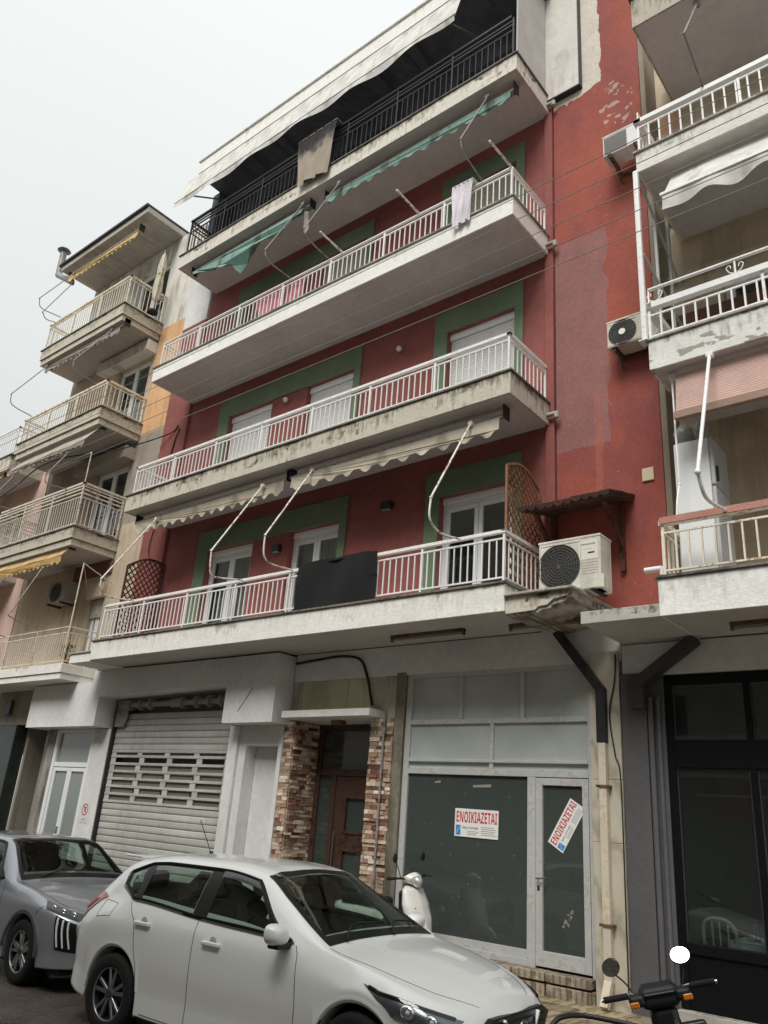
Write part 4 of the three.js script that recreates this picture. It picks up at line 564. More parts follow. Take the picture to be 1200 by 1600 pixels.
  { const g = []; for (let i = 0; i < 17; i++) { const t = i / 17; g.push(rb(-2.86, 2.0, 7.36 - t * 0.56 - 0.03, 7.36 - t * 0.56, 1.02 + t * 0.1, 1.035 + t * 0.1, 0.006, 1)); } g.push(bx(-2.855, 1.99, 6.8, 7.36, 1.0, 1.015));
    awning('pink ribbed roller blind hanging in front of the fridge loggia', [-0.5, 6.65, 1.05], [['blind', g, plaster(0xd3b3a7, { v: 0.06, s: 101, rough: 0.7, bump: 0 })], ['bottom_bar', [rb(-2.88, 2.0, 6.68, 6.8, 1.08, 1.16, 0.02)], plaster(0x9a8273, { v: 0.06, s: 102 })], ['arm', armGeo(-2.38, [[7.37, 1.24], [5.53, 2.03], [5.32, 1.81], [5.4, 1.18]], 0.022), mRail], ['arm', armGeo(-2.92, [[7.36, 1.0], [5.9, 1.0], [5.65, 1.11], [5.42, 1.16]], 0.013), mRail]]); }
  awning('folded dark awning arm under the top slab of the cream building', [-2.16, 11.6, 1.2], [['arm', armGeo(-2.16, [[13.4, 1.05], [11.95, 1.84], [11.6, 1.16]], 0.016), mArmGrey]]);
}
// air conditioners
function acUnit(label, x0, x1, y0, y1, z0, z1, { fanX = 0.36, logo = false, hub = false, grille = false, c = 0xd9d5c8, s = 1 } = {}) {
  const t = thing('air_conditioner', label, 'air conditioner', [(x0 + x1) / 2, y0, (z0 + z1) / 2], undefined), m = plaster(c, { v: 0.05, s: 110 + s, rough: 0.5, dirt: 0.12 }), mg = flat(0x2f2f2d, 0.6);
  const w = x1 - x0, h = y1 - y0, cx = x0 + w * fanX, cy = y0 + h * 0.5, r = Math.min(h * 0.44, w * 0.34);
  M('casing', [rb(x0, x1, y0 + 0.02, y1, z0, z1, 0.02, 3), rb(x0 - 0.006, x1 + 0.006, y1 - 0.03, y1 + 0.006, z0 - 0.006, z1 + 0.006, 0.01)], m, t);
  M('fan_recess', grille ? [bx(x0 + 0.03, x0 + w * 0.62, y0 + 0.05, y1 - 0.05, z1 - 0.01, z1 + 0.003)] : [cyl(cx, cy, z1 + 0.001, r, 0.006, 'z', 40)], mg, t);
  const gr = []; if (grille) for (let i = 0; i < 22; i++) { const x = x0 + 0.04 + i * (w * 0.6 - 0.02) / 22; gr.push(rb(x, x + 0.006, y0 + 0.05, y1 - 0.05, z1, z1 + 0.012, 0.002, 1)); } else for (let i = 1; i < 9; i++) gr.push(new THREE.TorusGeometry(r * i / 8, 0.0035, 5, 40).translate(cx, cy, z1 + 0.012)); if (!grille) for (let i = 0; i < 10; i++) { const a = i / 10 * Math.PI; gr.push(bar([cx - r * Math.cos(a), cy - r * Math.sin(a), z1 + 0.01], [cx + r * Math.cos(a), cy + r * Math.sin(a), z1 + 0.01], 0.003, 5)); } M('fan_grille', gr, flat(grille ? 0x9a988f : 0x55544e, 0.5), t);
  if (!grille) M('grille_frame', [ext([[x0 + 0.02, y0 + 0.05], [cx + r + 0.02, y0 + 0.05], [cx + r + 0.02, y1 - 0.05], [x0 + 0.02, y1 - 0.05]], [[[x0 + 0.035, y0 + 0.065], [cx + r + 0.005, y0 + 0.065], [cx + r + 0.005, y1 - 0.065], [x0 + 0.035, y1 - 0.065]]], 0.008, z1 - 0.002)], m, t);
  if (hub) M('hub', cyl(cx, cy, z1 + 0.015, 0.05, 0.012, 'z', 20), flat(0xe8e6e0, 0.5), t);
  for (const fx of [x0 + 0.08, x1 - 0.14]) M('foot', bx(fx, fx + 0.06, y0 - 0.0, y0 + 0.02, z0 - 0.02, z1 + 0.02), mBlackMetal, t);
  if (logo) { const mm = canvasMat(256, 256, (g, W, H) => { g.fillStyle = '#d9d5c8'; g.fillRect(0, 0, W, H); g.fillStyle = '#23272c'; g.font = 'bold 40px sans-serif'; g.textAlign = 'center'; g.fillText('Panasonic', W / 2, 70); g.fillStyle = '#8b9096'; g.font = 'italic 30px sans-serif'; g.fillText('Inverter', W / 2 - 10, 130); g.fillStyle = '#1d1f22'; g.fillRect(120, 160, 90, 22); }, 0.5); const g = sheet(0.26, 0.26, 0.002); g.translate(x1 - 0.16, y1 - 0.19, z1 + 0.002); M('label_plate', g, mm, t); M('vent_slots', Array.from({ length: 5 }, (_, i) => bx(x1 - 0.27, x1 - 0.03, y0 + 0.22 + i * 0.035, y0 + 0.224 + i * 0.035, z1, z1 + 0.002)), flat(0x8f8c82, 0.7), t); M('valve_cover', rb(x1 - 0.16, x1 + 0.03, y0 + 0.02, y0 + 0.2, z1 - 0.25, z1 - 0.01, 0.015), m, t); }
  return t;
}
acUnit('large cream air conditioner under the little brown tiled shelter', -4.84, -3.98, 4.775, 5.5, 0.57, 0.9, { logo: true, s: 1, fanX: 0.34 });
acUnit('small cream air conditioner with a round dark fan and white hub', -4.03, -3.29, 8.5, 8.97, 0.06, 0.35, { hub: true, s: 2, fanX: 0.32, c: 0xcfc8b8 });
acUnit('white air conditioner with a square louvred grille beside the topmost cream balcony', -3.92, -3.28, 11.93, 12.36, 0.2, 0.5, { grille: true, s: 3, c: 0xe0dfda });
acUnit('dirty grey air conditioner high on the beige building under the mustard awning', -18.9, -18.1, 6.35, 6.9, 0.02, 0.35, { s: 4, fanX: 0.45, c: 0x8d8980 });
for (const [x, y, z, n] of [[-3.92, 8.48, 0.2, 'round fan'], [-3.8, 11.91, 0.36, 'louvred']]) solo('wall_bracket', [beam([x, y, 0.0], [x, y, z + 0.15], 0.035, 0.035), beam([x, y - 0.16, 0.01], [x, y - 0.02, z], 0.03, 0.03), beam([x, y, 0.02], [x + 0.42, y, 0.02], 0.03, 0.03), beam([x + 0.42, y, 0.0], [x + 0.42, y, z + 0.15], 0.035, 0.035)], mRust, 'rusty bracket carrying the ' + n + ' air conditioner', 'bracket');
{ const ty = 6.33; solo('wall_bracket', [beam([-18.8, ty, 0], [-18.8, ty, 0.38], 0.03, 0.03), beam([-18.2, ty, 0], [-18.2, ty, 0.38], 0.03, 0.03)], mRust, 'bracket under the dirty grey air conditioner on the beige building', 'bracket'); }
// little tiled shelter over the cream unit
{
  const t = thing('wall_canopy', 'small brown tiled wooden shelter on the red wall above the cream air conditioner', 'canopy', [-4.6, 5.2, 0.3]);
  const wood = metalPaint(0x5a382a, { s: 111, rust: 0.5, rc: 0x3a2319, rough: 0.8 });
  M('frame', [beam([-4.05, 5.25, 0.04], [-4.05, 6.27, 0.04], 0.06, 0.07), beam([-4.05, 5.6, 0.06], [-4.05, 6.1, 0.62], 0.05, 0.06), beam([-4.05, 6.28, 0.04], [-4.05, 6.08, 0.74], 0.05, 0.05), beam([-5.05, 5.6, 0.06], [-5.05, 6.1, 0.62], 0.05, 0.06), beam([-5.05, 6.28, 0.04], [-5.05, 6.08, 0.74], 0.05, 0.05), beam([-5.05, 5.25, 0.08], [-5.05, 6.27, 0.08], 0.06, 0.06), beam([-5.16, 6.09, 0.7], [-3.9, 6.09, 0.7], 0.04, 0.05)], wood, t);
  const tm = [0x4b2f28, 0x5a3a30, 0x40302b].map((c, i) => plaster(c, { v: 0.25, s: 112 + i, tile: 0.6, dirt: 0.4, dirtC: 0x222019 }));
  const tg = new THREE.CylinderGeometry(0.075, 0.085, 0.46, 10, 1, false, -Math.PI / 2, Math.PI); const tg2 = tg.toNonIndexed(); uvBox(tg2); tg2.rotateX(Math.PI / 2 + 0.27);
  for (let r = 0; r < 2; r++) for (let i = 0; i < 10; i++) piece('roof_tile', tg2, tm[Math.floor(rnd() * 3)], t, [-5.14 + i * 0.134, 6.29 - r * 0.1 - 0.02, 0.24 + r * 0.36 + rr(-0.02, 0.02)], [0, rr(-0.03, 0.03), 0]);
  M('deck', [beam([-4.53, 6.26, 0.03], [-4.53, 6.06, 0.76], 1.3, 0.015)], wood, t);
}
// arched lattice screens at both ends of the first balcony
function trellis(label, x, z0, z1, y0, ya, yb, arch, mat) {
  const t = thing('trellis', label, 'trellis', [x, y0, (z0 + z1) / 2]); const top = z => { const q = (z - z0) / (z1 - z0); return mix(ya, yb, q) + arch * Math.sin(Math.PI * clamp(q)); };
  const arc = []; for (let i = 0; i <= 14; i++) { const z = mix(z0, z1, i / 14); arc.push([x, top(z), z]); } const fr = [beam([x, y0, z0], [x, top(z0), z0], 0.035, 0.03), beam([x, y0, z1], [x, top(z1), z1], 0.035, 0.03), beam([x, y0 + 0.02, z0], [x, y0 + 0.02, z1], 0.03, 0.035)]; for (let i = 0; i < 14; i++) fr.push(beam(arc[i], arc[i + 1], 0.035, 0.04)); M('frame', fr, mat, t);
  for (const s of [-1, 1]) for (let k = -30; k < 40; k++) { const c = k * 0.15; let A = null, B = null; for (let i = 0; i <= 60; i++) { const z = mix(z0, z1, i / 60), y = y0 + c + s * (z - z0) * 1.15 + (s < 0 ? (z1 - z0) * 1.15 : 0); if (y > y0 && y < top(z)) { A = A || [x + s * 0.006, y, z]; B = [x + s * 0.006, y, z]; } } if (A && Math.hypot(A[1] - B[1], A[2] - B[2]) > 0.06) M('lath', beam(A, B, 0.01, 0.026), mat, t); }
}
trellis('tan arched wooden lattice screen beside the cream air conditioner', -5.28, 0.1, 1.0, 4.96, 6.66, 6.72, 0.16, metalPaint(0x8a6248, { s: 115, rust: 0.4, rc: 0x5f4232, rough: 0.8 }));
trellis('dark brown arched lattice screen at the beige building end of the first balcony', -14.45, 0.1, 1.0, 4.96, 6.8, 6.55, 0.14, metalPaint(0x4a3026, { s: 116, rust: 0.4, rc: 0x2e1d17, rough: 0.8 }));
// wall lamps
for (const [x, y, l] of [[-8.21, 10.2, 'small round globe lamp on the red wall between two windows'], [-11.22, 10.02, 'small round globe lamp on the red strip between the paired white shutters']]) { const t = thing('wall_lamp', l, 'lamp', [x, y - 0.1, 0]); M('base', cyl(x, y, 0.02, 0.035, 0.04, 'z', 12), mArmGrey, t); M('globe', ball(x, y - 0.03, 0.08, 0.055, 12), flat(0xd9d5c8, 0.3), t); }
{ const t = thing('wall_lamp', 'black box bulkhead lamp on the red wall above the first balcony', 'lamp', [-8.25, 6.9, 0]); M('housing', rb(-8.37, -8.13, 6.95, 7.1, 0, 0.1, 0.02), flat(0x24211f, 0.5), t); M('lens', rb(-8.34, -8.16, 6.93, 6.95, 0.02, 0.09, 0.008), flat(0x8d8a80, 0.4), t); }
{ const t = thing('wall_lamp', 'dark box bulkhead lamp between the paired balcony doors', 'lamp', [-11.2, 6.5, 0]); M('housing', rb(-11.05, -10.85, 6.6, 6.74, 0, 0.1, 0.02), flat(0x24211f, 0.5), t); M('lens', rb(-11.02, -10.88, 6.58, 6.6, 0.02, 0.09, 0.008), flat(0x8d8a80, 0.4), t); }
// fluorescent battens under the first balcony
for (const [x0, x1, z, l] of [[-7.52, -6.2, 0.56, 'rusty empty fluorescent batten under the slab above the shop window'], [-5.5, -4.45, 0.5, 'yellowed fluorescent batten under the slab beside the dark drainpipe'], [-2.6, -1.2, 0.6, 'brown fluorescent batten under the slab above the restaurant']]) { const y = x0 < -3 ? 4.56 : 4.29, t = thing('strip_light', l, 'light', [(x0 + x1) / 2, y - 0.08, z]); M('batten', [rb(x0, x1, y - 0.035, y + 0.0, z - 0.04, z + 0.04, 0.006), rb(x0, x0 + 0.03, y - 0.09, y, z - 0.03, z + 0.03, 0.006), rb(x1 - 0.03, x1, y - 0.09, y, z - 0.03, z + 0.03, 0.006)], mRust, t); M('tube', bar([x0 + 0.03, y - 0.065, z], [x1 - 0.03, y - 0.065, z], 0.016, 10), flat(0x8e8878, 0.4), t); }
// cloths
function cloth(label, x0, x1, y0, y1, z, m, s, { cat = 'cloth', wav = 0.05, skew = 0, over = true, keep = false } = {}) { const g = new THREE.PlaneGeometry(1, 1, 24, 24), p = g.attributes.position; for (let i = 0; i < p.count; i++) { const u = p.getX(i) + 0.5, t = 0.5 - p.getY(i); p.setXYZ(i, mix(x0, x1, u) + (u - 0.5) * -0.25 * t * (x1 - x0) + skew * t, y1 - t * (y1 - y0) - 0.03 * t * Math.sin(u * 5 + s), z + wav * t * Math.sin(u * 15 + s) + 0.012 * Math.sin(u * 31 + t * 6)); } g.computeVertexNormals(); if (keep) g.userData.uv = true; const geos = [g]; if (over) geos.push(bx(x0, x1, y1 - 0.012, y1 + 0.006, 1.08, z + 0.004)); return solo('draped_cloth', geos, m, label, cat); }
cloth('white towel draped over the third balcony railing', -6.28, -5.86, 11.15, 12.02, 1.27, fabric(0xdcd6dc, 20, { tr: 0.05, dirt: 0.1 }), 1, { cat: 'towel', wav: 0.035 });
cloth('pink sheet hanging behind the third balcony railing', -11.4, -9.9, 11.4, 11.95, 1.07, fabric(0xc9808a, 21, { tr: 0.1 }), 2, { cat: 'sheet', wav: 0.03, over: false });
cloth('dirty beige cloth with soot hung over the burnt black railing', -10.45, -9.32, 14.22, 15.53, 1.32, (() => { const t = tex(128, 128, (x, y) => { const n = fbm(x, y, 5, 5, 4, 77), soot = sst(0.5, 0.75, y * 0.85 + 0.35 * n - 0.12); const k = 1 + 0.15 * (n - 0.5); return [mix(158, 44, soot) * k, mix(146, 42, soot) * k, mix(132, 42, soot) * k]; }); return new THREE.MeshStandardMaterial({ map: t, roughness: 0.95, side: THREE.DoubleSide }); })(), 3, { wav: 0.03, keep: true });
solo('draped_cover', [(() => { const g = new THREE.PlaneGeometry(1, 1, 40, 20), p = g.attributes.position; for (let i = 0; i < p.count; i++) { const u = p.getX(i) + 0.5, t = 0.5 - p.getY(i), r = 0.06 * (Math.pow(2 * Math.abs(u - 0.5), 6)); p.setXYZ(i, mix(-9.05, -7.38, u), mix(5.74, 4.93, t) - r * (t < 0.5 ? 1 : -0.6), 1.2 + 0.02 * Math.sin(u * 9 + t * 3) + 0.01 * Math.sin(u * 23)); } g.computeVertexNormals(); return g; })(), bx(-9.0, -7.42, 5.69, 5.715, 1.05, 1.2)], flat(0x0d0d0e, 0.9, { side: THREE.DoubleSide }), 'plain black cover hung over the first balcony railing', 'cover');
// posters on the shop glass
function poster(label, cx, cy, ang, W = 0.7, H = 0.36) {
  const mm = canvasMat(700, 360, (g, w, h) => { g.fillStyle = '#e9e8e4'; g.fillRect(0, 0, w, h); g.save(); g.translate(w / 2, 176); g.fillStyle = '#c0232c'; g.font = 'bold 100px sans-serif'; g.textAlign = 'center'; { const tw = g.measureText('ΕΝΟΙΚΙΑΖΕΤΑΙ').width || 740; g.scale(665 / tw, 1.95); g.fillText('ΕΝΟΙΚΙΑΖΕΤΑΙ', 0, 0); } g.restore(); g.fillStyle = '#3f86c4'; g.fillRect(22, 214, 78, 128); g.strokeStyle = '#bcd8ee'; g.lineWidth = 8; g.beginPath(); g.moveTo(36, 320); g.bezierCurveTo(60, 240, 70, 300, 88, 232); g.stroke(); g.fillStyle = '#2b3442'; g.font = 'bold 40px sans-serif'; g.textAlign = 'left'; g.fillText('REAL FUTURE', 130, 258); g.fillStyle = '#8a8f96'; for (let i = 0; i < 5; i++) g.fillRect(430, 220 + i * 24, 200 + (i * 37) % 50, 9); for (let i = 0; i < 3; i++) g.fillRect(210, 284 + i * 20, 190 - i * 22, 8); }, 0.5);
  const m = new THREE.Mesh(sheet(W, H, 0.004), mm); m.name = numbered('rental_poster'); m.position.set(cx, cy, -0.056); m.rotation.z = ang; m.userData = { label, category: 'poster' }; m.castShadow = m.receiveShadow = true; scene.add(m);
}
poster('level white rental poster with red letters on the large shop pane', -6.318, 2.007, -0.01); poster('tilted white rental poster with red letters on the glazed shop door', -4.972, 2.06, 1.03, 0.62, 0.24);
// no parking sign
{ const mm = canvasMat(256, 320, (g, w, h) => { g.fillStyle = '#d6d6d3'; g.fillRect(0, 0, w, h); g.strokeStyle = '#b3312f'; g.lineWidth = 20; g.beginPath(); g.arc(128, 118, 84, 0, 7); g.stroke(); g.fillStyle = '#4a2f33'; g.font = 'bold 120px sans-serif'; g.textAlign = 'center'; g.fillText('P', 132, 160); g.beginPath(); g.moveTo(70, 58); g.lineTo(188, 178); g.stroke(); g.fillStyle = '#4b4b4d'; g.font = 'bold 44px sans-serif'; g.fillText('Ε.Ι.ΧΧΧ', 128, 290); }, 0.6); const m = new THREE.Mesh(sheet(0.3, 0.4, 0.004), mm); m.name = 'no_parking_sign'; m.position.set(-15.86, 1.68, 0.024); m.userData = { label: 'red ringed no parking sign on the white wall beside the roller shutter', category: 'sign' }; m.castShadow = m.receiveShadow = true; scene.add(m); }
// flue on the left building
{ const t = thing('flue_pipe', 'bent metal flue pipe with a cap rising beside the corrugated roof', 'flue', [-21.2, 16.6, 0.9]); M('pipe', [bar([-20.9, 16.65, 0.9], [-21.95, 17.35, 0.9], 0.1, 14), bar([-21.95, 17.35, 0.9], [-22.0, 18.25, 0.9], 0.1, 14), ball(-21.95, 17.35, 0.9, 0.103, 12)], mArmGrey, t); M('cap', [cyl(-22.0, 18.35, 0.9, 0.21, 0.06, 'y', 16, 0.16)], mArmGrey, t); }
// fridge and bags on the right balcony
{
  const t = thing('refrigerator', 'white upright refrigerator standing on the cream balcony behind the pink handrail', 'refrigerator', [-2.84, 4.75, 0.43]), m = flat(0xe6e9e8, 0.3);
  M('cabinet', [rb(-3.06, -2.64, 4.78, 6.58, 0.15, 0.72, 0.02, 3)], m, t); M('lower_door', [rb(-2.637, -2.59, 4.8, 5.93, 0.16, 0.71, 0.015)], flat(0xb9bab8, 0.4), t); M('upper_door', [rb(-2.637, -2.59, 5.95, 6.57, 0.16, 0.71, 0.015)], flat(0xb9bab8, 0.4), t); M('handle', [rb(-2.59, -2.56, 6.0, 6.2, 0.64, 0.67, 0.008)], mDark, t); M('grille', [rb(-3.04, -2.66, 4.745, 4.78, 0.18, 0.69, 0.005)], mDark, t);
  const bagM = new THREE.MeshPhysicalMaterial({ color: 0xd7dcda, roughness: 0.35, transmission: 0.6, thickness: 0, side: THREE.DoubleSide });
  const bag = (x, z, w, h, c, l) => { const t2 = thing('plastic_bag', l, 'bag', [x, 6.585, z]); const g = new THREE.SphereGeometry(1, 22, 16), p = g.attributes.position; for (let i = 0; i < p.count; i++) { const X = p.getX(i), Y = p.getY(i), Z = p.getZ(i), n = 1 + 0.18 * Math.sin(X * 9 + Y * 5) * Math.cos(Z * 8 + 2 * Y); p.setXYZ(i, x + X * w * n * (Y > 0.4 ? 0.75 : 1), 6.59 + (Y * 0.5 + 0.5) * h, z + Z * w * n * (Y > 0.4 ? 0.75 : 1)); } g.computeVertexNormals(); M('film', g, bagM, t2); const k = []; for (let i = 0; i < 6; i++) k.push(ball(x + rr(-0.4, 0.4) * w, 6.64 + rr(0, 0.5) * h, z + rr(-0.4, 0.4) * w, w * 0.36, 9)); M('contents', k, flat(c, 0.6), t2); };
  bag(-2.95, 0.6, 0.12, 0.3, 0x4f8a3a, 'clear bag of green things on top of the refrigerator'); bag(-2.83, 0.42, 0.11, 0.26, 0x7d9a74, 'crumpled pale bag between the others on top of the refrigerator'); bag(-2.74, 0.62, 0.09, 0.3, 0xa8322c, 'clear bag of red bottles on top of the refrigerator');
}
// plant on the left balcony
{ const t = thing('potted_plant', 'small green plant in a pot on the lowest beige balcony', 'plant', [-16.75, 4.66, 0.68]); M('pot', [cyl(-16.75, 4.73, 0.68, 0.08, 0.14, 'y', 14, 0.1)], plaster(0x9a5a3c, { s: 117 }), t); const lv = [], st = []; for (let i = 0; i < 120; i++) { const a = rnd() * 6.283, r = rr(0.02, 0.22), h = rr(0.02, 0.3); const g = new THREE.PlaneGeometry(0.03, 0.055); g.rotateX(rr(-1.2, 1.2)); g.rotateY(rnd() * 6.3); g.translate(-16.75 + Math.cos(a) * r, 4.8 + h, 0.68 + Math.sin(a) * r * 0.6); lv.push(g); } for (let i = 0; i < 7; i++) st.push(tube([[-16.75, 4.75, 0.68], [-16.75 + rr(-0.1, 0.1), 5.0, 0.68 + rr(-0.06, 0.06)], [-16.75 + rr(-0.25, 0.25), rr(5.2, 5.6), 0.68 + rr(-0.1, 0.1)]], 0.005, 8, 4)); M('leaves', lv, new THREE.MeshPhysicalMaterial({ color: 0x5d7a34, roughness: 0.8, side: THREE.DoubleSide, transmission: 0.3, thickness: 0 }), t); M('stems', st, flat(0x4a3f2d, 0.9), t); }

// folded parasol leaning at the end of the topmost beige balcony
{ const t = thing('folded_parasol', 'folded cream parasol standing at the wall end of the topmost beige balcony', 'parasol', [-16.5, 14.0, 0.5]); const n = 28, prof = [[0.02, 14.35], [0.09, 14.45], [0.12, 14.8], [0.085, 15.2], [0.1, 15.5], [0.05, 15.85], [0.015, 15.95]]; const g = new THREE.LatheGeometry(prof.map(p => new THREE.Vector2(...p)), n), p = g.attributes.position; for (let i = 0; i < p.count; i++) { const a = Math.atan2(p.getZ(i), p.getX(i)), k = 1 + 0.22 * Math.sin(a * 6 + p.getY(i) * 2); p.setXYZ(i, -16.5 + p.getX(i) * k, p.getY(i), 0.5 + p.getZ(i) * k); } g.computeVertexNormals(); M('canopy', g, fabric(0xd3cbb5, 30, { tr: 0.05 }), t); M('pole', bar([-16.5, 14.02, 0.5], [-16.5, 16.05, 0.5], 0.018), mArmGrey, t); M('tie', cyl(-16.5, 15.22, 0.5, 0.1, 0.04, 'y', 16), mYelPale, t); M('base', cyl(-16.5, 14.03, 0.5, 0.14, 0.06, 'y', 18), mDark, t); }
// ---------------------------------------------------------------- wires and cables
{
  const ys = [10.121, 9.726, 9.341, 9.007, 8.69];
  for (let i = 0; i < 5; i++) { const P = []; for (let k = 0; k <= 12; k++) { const q = k / 12; P.push([mix(-45, 12, q), ys[i] + 0.0 - 0.12 * Math.sin(Math.PI * ((mix(-45, 12, q) + 45) / 57)) + 0.11, 2.2 + 0.0 * i]); } solo('overhead_wire', [tube(P, 0.006, 60, 5)], mWire, ['topmost', 'second highest', 'middle', 'second lowest', 'lowest'][i] + ' of the five thin parallel overhead wires along the street', 'wire', 'parallel overhead wires along the street'); }
  solo('cable', [tube([[-30, 9.75, 0.6], [-22, 9.55, 1.0], [-18.5, 9.75, 1.35], [-16.5, 9.95, 0.6], [-15.2, 10.25, 0.12], [-15.0, 10.42, 0.11], [-14.85, 10.3, 0.11], [-14.95, 10.15, 0.1], [-15.05, 9.7, 0.09], [-15.1, 9.4, 0.085]], 0.016, 90, 6)], mCable, 'thick black cable looping from the beige building to the red pier', 'cable');
  solo('cable', [tube([[-15.1, 8.1, 0.09], [-15.18, 7.7, 0.1], [-15.22, 7.3, 0.1], [-15.1, 7.05, 0.09]], 0.012, 30, 5)], mCable, 'short loose black cable hanging on the red pier', 'cable');
  solo('cable', [tube([[-10.08, 4.4, 0.02], [-9.5, 4.44, 0.02], [-9.0, 4.46, 0.02], [-8.6, 4.38, 0.02], [-8.42, 4.1, 0.02], [-8.32, 3.8, 0.02], [-8.27, 3.62, 0.02]], 0.022, 50, 6)], mCable, 'black cable curving above the entrance canopy', 'cable');
  solo('conduit', [tube([[-8.27, 3.6, 0.03], [-8.1, 3.62, 0.04], [-7.98, 3.55, 0.04], [-7.97, 3.4, 0.05], [-7.97, 2.0, 0.05], [-7.97, 0.2, 0.05]], 0.018, 60, 6), rb(-8.0, -7.94, 3.2, 3.3, 0.03, 0.07, 0.006)], mArmGrey, 'thin grey conduit running down the stone pillar', 'conduit');
  solo('cable', [tube([[-4.2, 4.15, 0.06], [-4.22, 3.8, 0.07], [-4.3, 3.4, 0.07], [-4.24, 2.9, 0.07], [-4.185, 2.6, 0.06], [-4.18, 1.0, 0.06], [-4.18, 0.3, 0.06]], 0.009, 60, 5)], mCable, 'thin dark cable hanging down the edge of the marble pilaster', 'cable');
  solo('cable', [tube([[-7.42, 2.1, -0.1], [-7.3, 1.85, -0.12], [-7.05, 1.78, -0.12], [-6.78, 1.88, -0.11], [-6.7, 2.05, -0.1]], 0.006, 40, 5), tube([[-6.42, 2.6, -0.1], [-6.5, 2.4, -0.1], [-6.6, 2.2, -0.1]], 0.005, 20, 5)], mUpvc, 'white wire hanging in a loop behind the shop glass', 'wire');
  solo('washing_line', [tube([[-2.7, 5.58, 0.6], [-1.8, 5.62, 0.8], [-0.5, 5.75, 0.9], [1.5, 5.9, 0.9]], 0.006, 40, 4), tube([[-2.7, 5.55, 0.5], [-1.8, 5.57, 0.7], [-0.5, 5.7, 0.8], [1.5, 5.85, 0.8]], 0.006, 40, 4)], mArmGrey, 'thin washing lines above the pink handrail', 'washing line');
}
// ---------------------------------------------------------------- cars
// piecewise cubic through [x, y] pairs, no overshoot
function curve(t) { t = [...t].sort((a, b) => a[0] - b[0]); const n = t.length, d = [], m = []; for (let i = 0; i < n - 1; i++) d.push((t[i + 1][1] - t[i][1]) / (t[i + 1][0] - t[i][0])); for (let i = 0; i < n; i++) m.push(i === 0 ? d[0] : i === n - 1 ? d[n - 2] : d[i - 1] * d[i] <= 0 ? 0 : 2 * d[i - 1] * d[i] / (d[i - 1] + d[i])); return x => { if (x <= t[0][0]) return t[0][1]; if (x >= t[n - 1][0]) return t[n - 1][1]; let i = 0; while (x > t[i + 1][0]) i++; const h = t[i + 1][0] - t[i][0], s = (x - t[i][0]) / h, s2 = s * s, s3 = s2 * s; return (2 * s3 - 3 * s2 + 1) * t[i][1] + (s3 - 2 * s2 + s) * h * m[i] + (-2 * s3 + 3 * s2) * t[i + 1][1] + (s3 - s2) * h * m[i + 1]; }; }
function carBody(S) {
  const f = {}; for (const k of Object.keys(S.t)) f[k] = curve(S.t[k]);
  const arch = (x, y) => { for (const c of S.wheels) { const d = Math.abs(x - c); if (d < S.ar) y = Math.max(y, S.wr + Math.sqrt(S.ar * S.ar - d * d)); } return y; };
  // nine longitudinal rows from the floor edge to the roof centre line
  const rows = x => {
    const W = f.W(x), sill = f.sill(x), a = arch(x, sill), R = [];
    R.push([a, Math.max(0.02, W - 0.16)]); R.push([a, W - 0.015]);
    R.push([Math.max(f.low(x), a + 0.02), W - (a > sill + 0.02 ? 0 : 0.018)]); R.push([Math.max(f.mid(x), a + 0.05), W]); R.push([Math.max(f.crease(x), a + 0.1), W - 0.006]);
    R.push([f.belt(x), f.beltz(x)]); R.push([f.rail(x), f.railz(x)]); const top = f.top(x), rz = f.railz(x), ry = f.rail(x);
    R.push([mix(ry, top, 0.78), rz * 0.52]); R.push([top, 0]); return R;
  };
  const P = (x, v) => { // v in 0..8, Catmull-Rom across rows
    const R = rows(x), i = Math.min(7, Math.max(0, Math.floor(v))), s = v - i; const g = k => R[clamp(k, 0, 8)]; const p0 = i ? g(i - 1) : g(0), p1 = g(i), p2 = g(i + 1), p3 = i < 7 ? g(i + 2) : [g(7)[0], -g(7)[1]];
    const ten = i < 2 ? 0 : 0.42; const h = k => { const m1 = (p2[k] - p0[k]) * ten, m2 = (p3[k] - p1[k]) * ten, s2 = s * s, s3 = s2 * s; return (2 * s3 - 3 * s2 + 1) * p1[k] + (s3 - 2 * s2 + s) * m1 + (-2 * s3 + 3 * s2) * p2[k] + (s3 - s2) * m2; };
    return [x, h(0), Math.max(0, h(1))];
  };
  return { f, P };
}
function gridGeo(pt, nu, nv, flip = false, skip) { const pos = [], idx = []; for (let i = 0; i <= nu; i++) for (let j = 0; j <= nv; j++) pos.push(...pt(i, j)); for (let i = 0; i < nu; i++) for (let j = 0; j < nv; j++) { if (skip && skip(i, j)) continue; const a = i * (nv + 1) + j, b = a + 1, c = a + nv + 1, d = c + 1; flip ? idx.push(a, b, c, b, d, c) : idx.push(a, c, b, b, c, d); } const g = new THREE.BufferGeometry(); g.setAttribute('position', new THREE.Float32BufferAttribute(pos, 3)); g.setIndex(idx); g.computeVertexNormals(); g.setAttribute('uv', new THREE.Float32BufferAttribute(new Float32Array(pos.length / 3 * 2), 2)); return g; }
function inPoly(x, y, p) { let r = false; for (let i = 0, j = p.length - 1; i < p.length; j = i++) if ((p[i][1] > y) !== (p[j][1] > y) && x < (p[j][0] - p[i][0]) * (y - p[i][1]) / (p[j][1] - p[i][1]) + p[i][0]) r = !r; return r; }
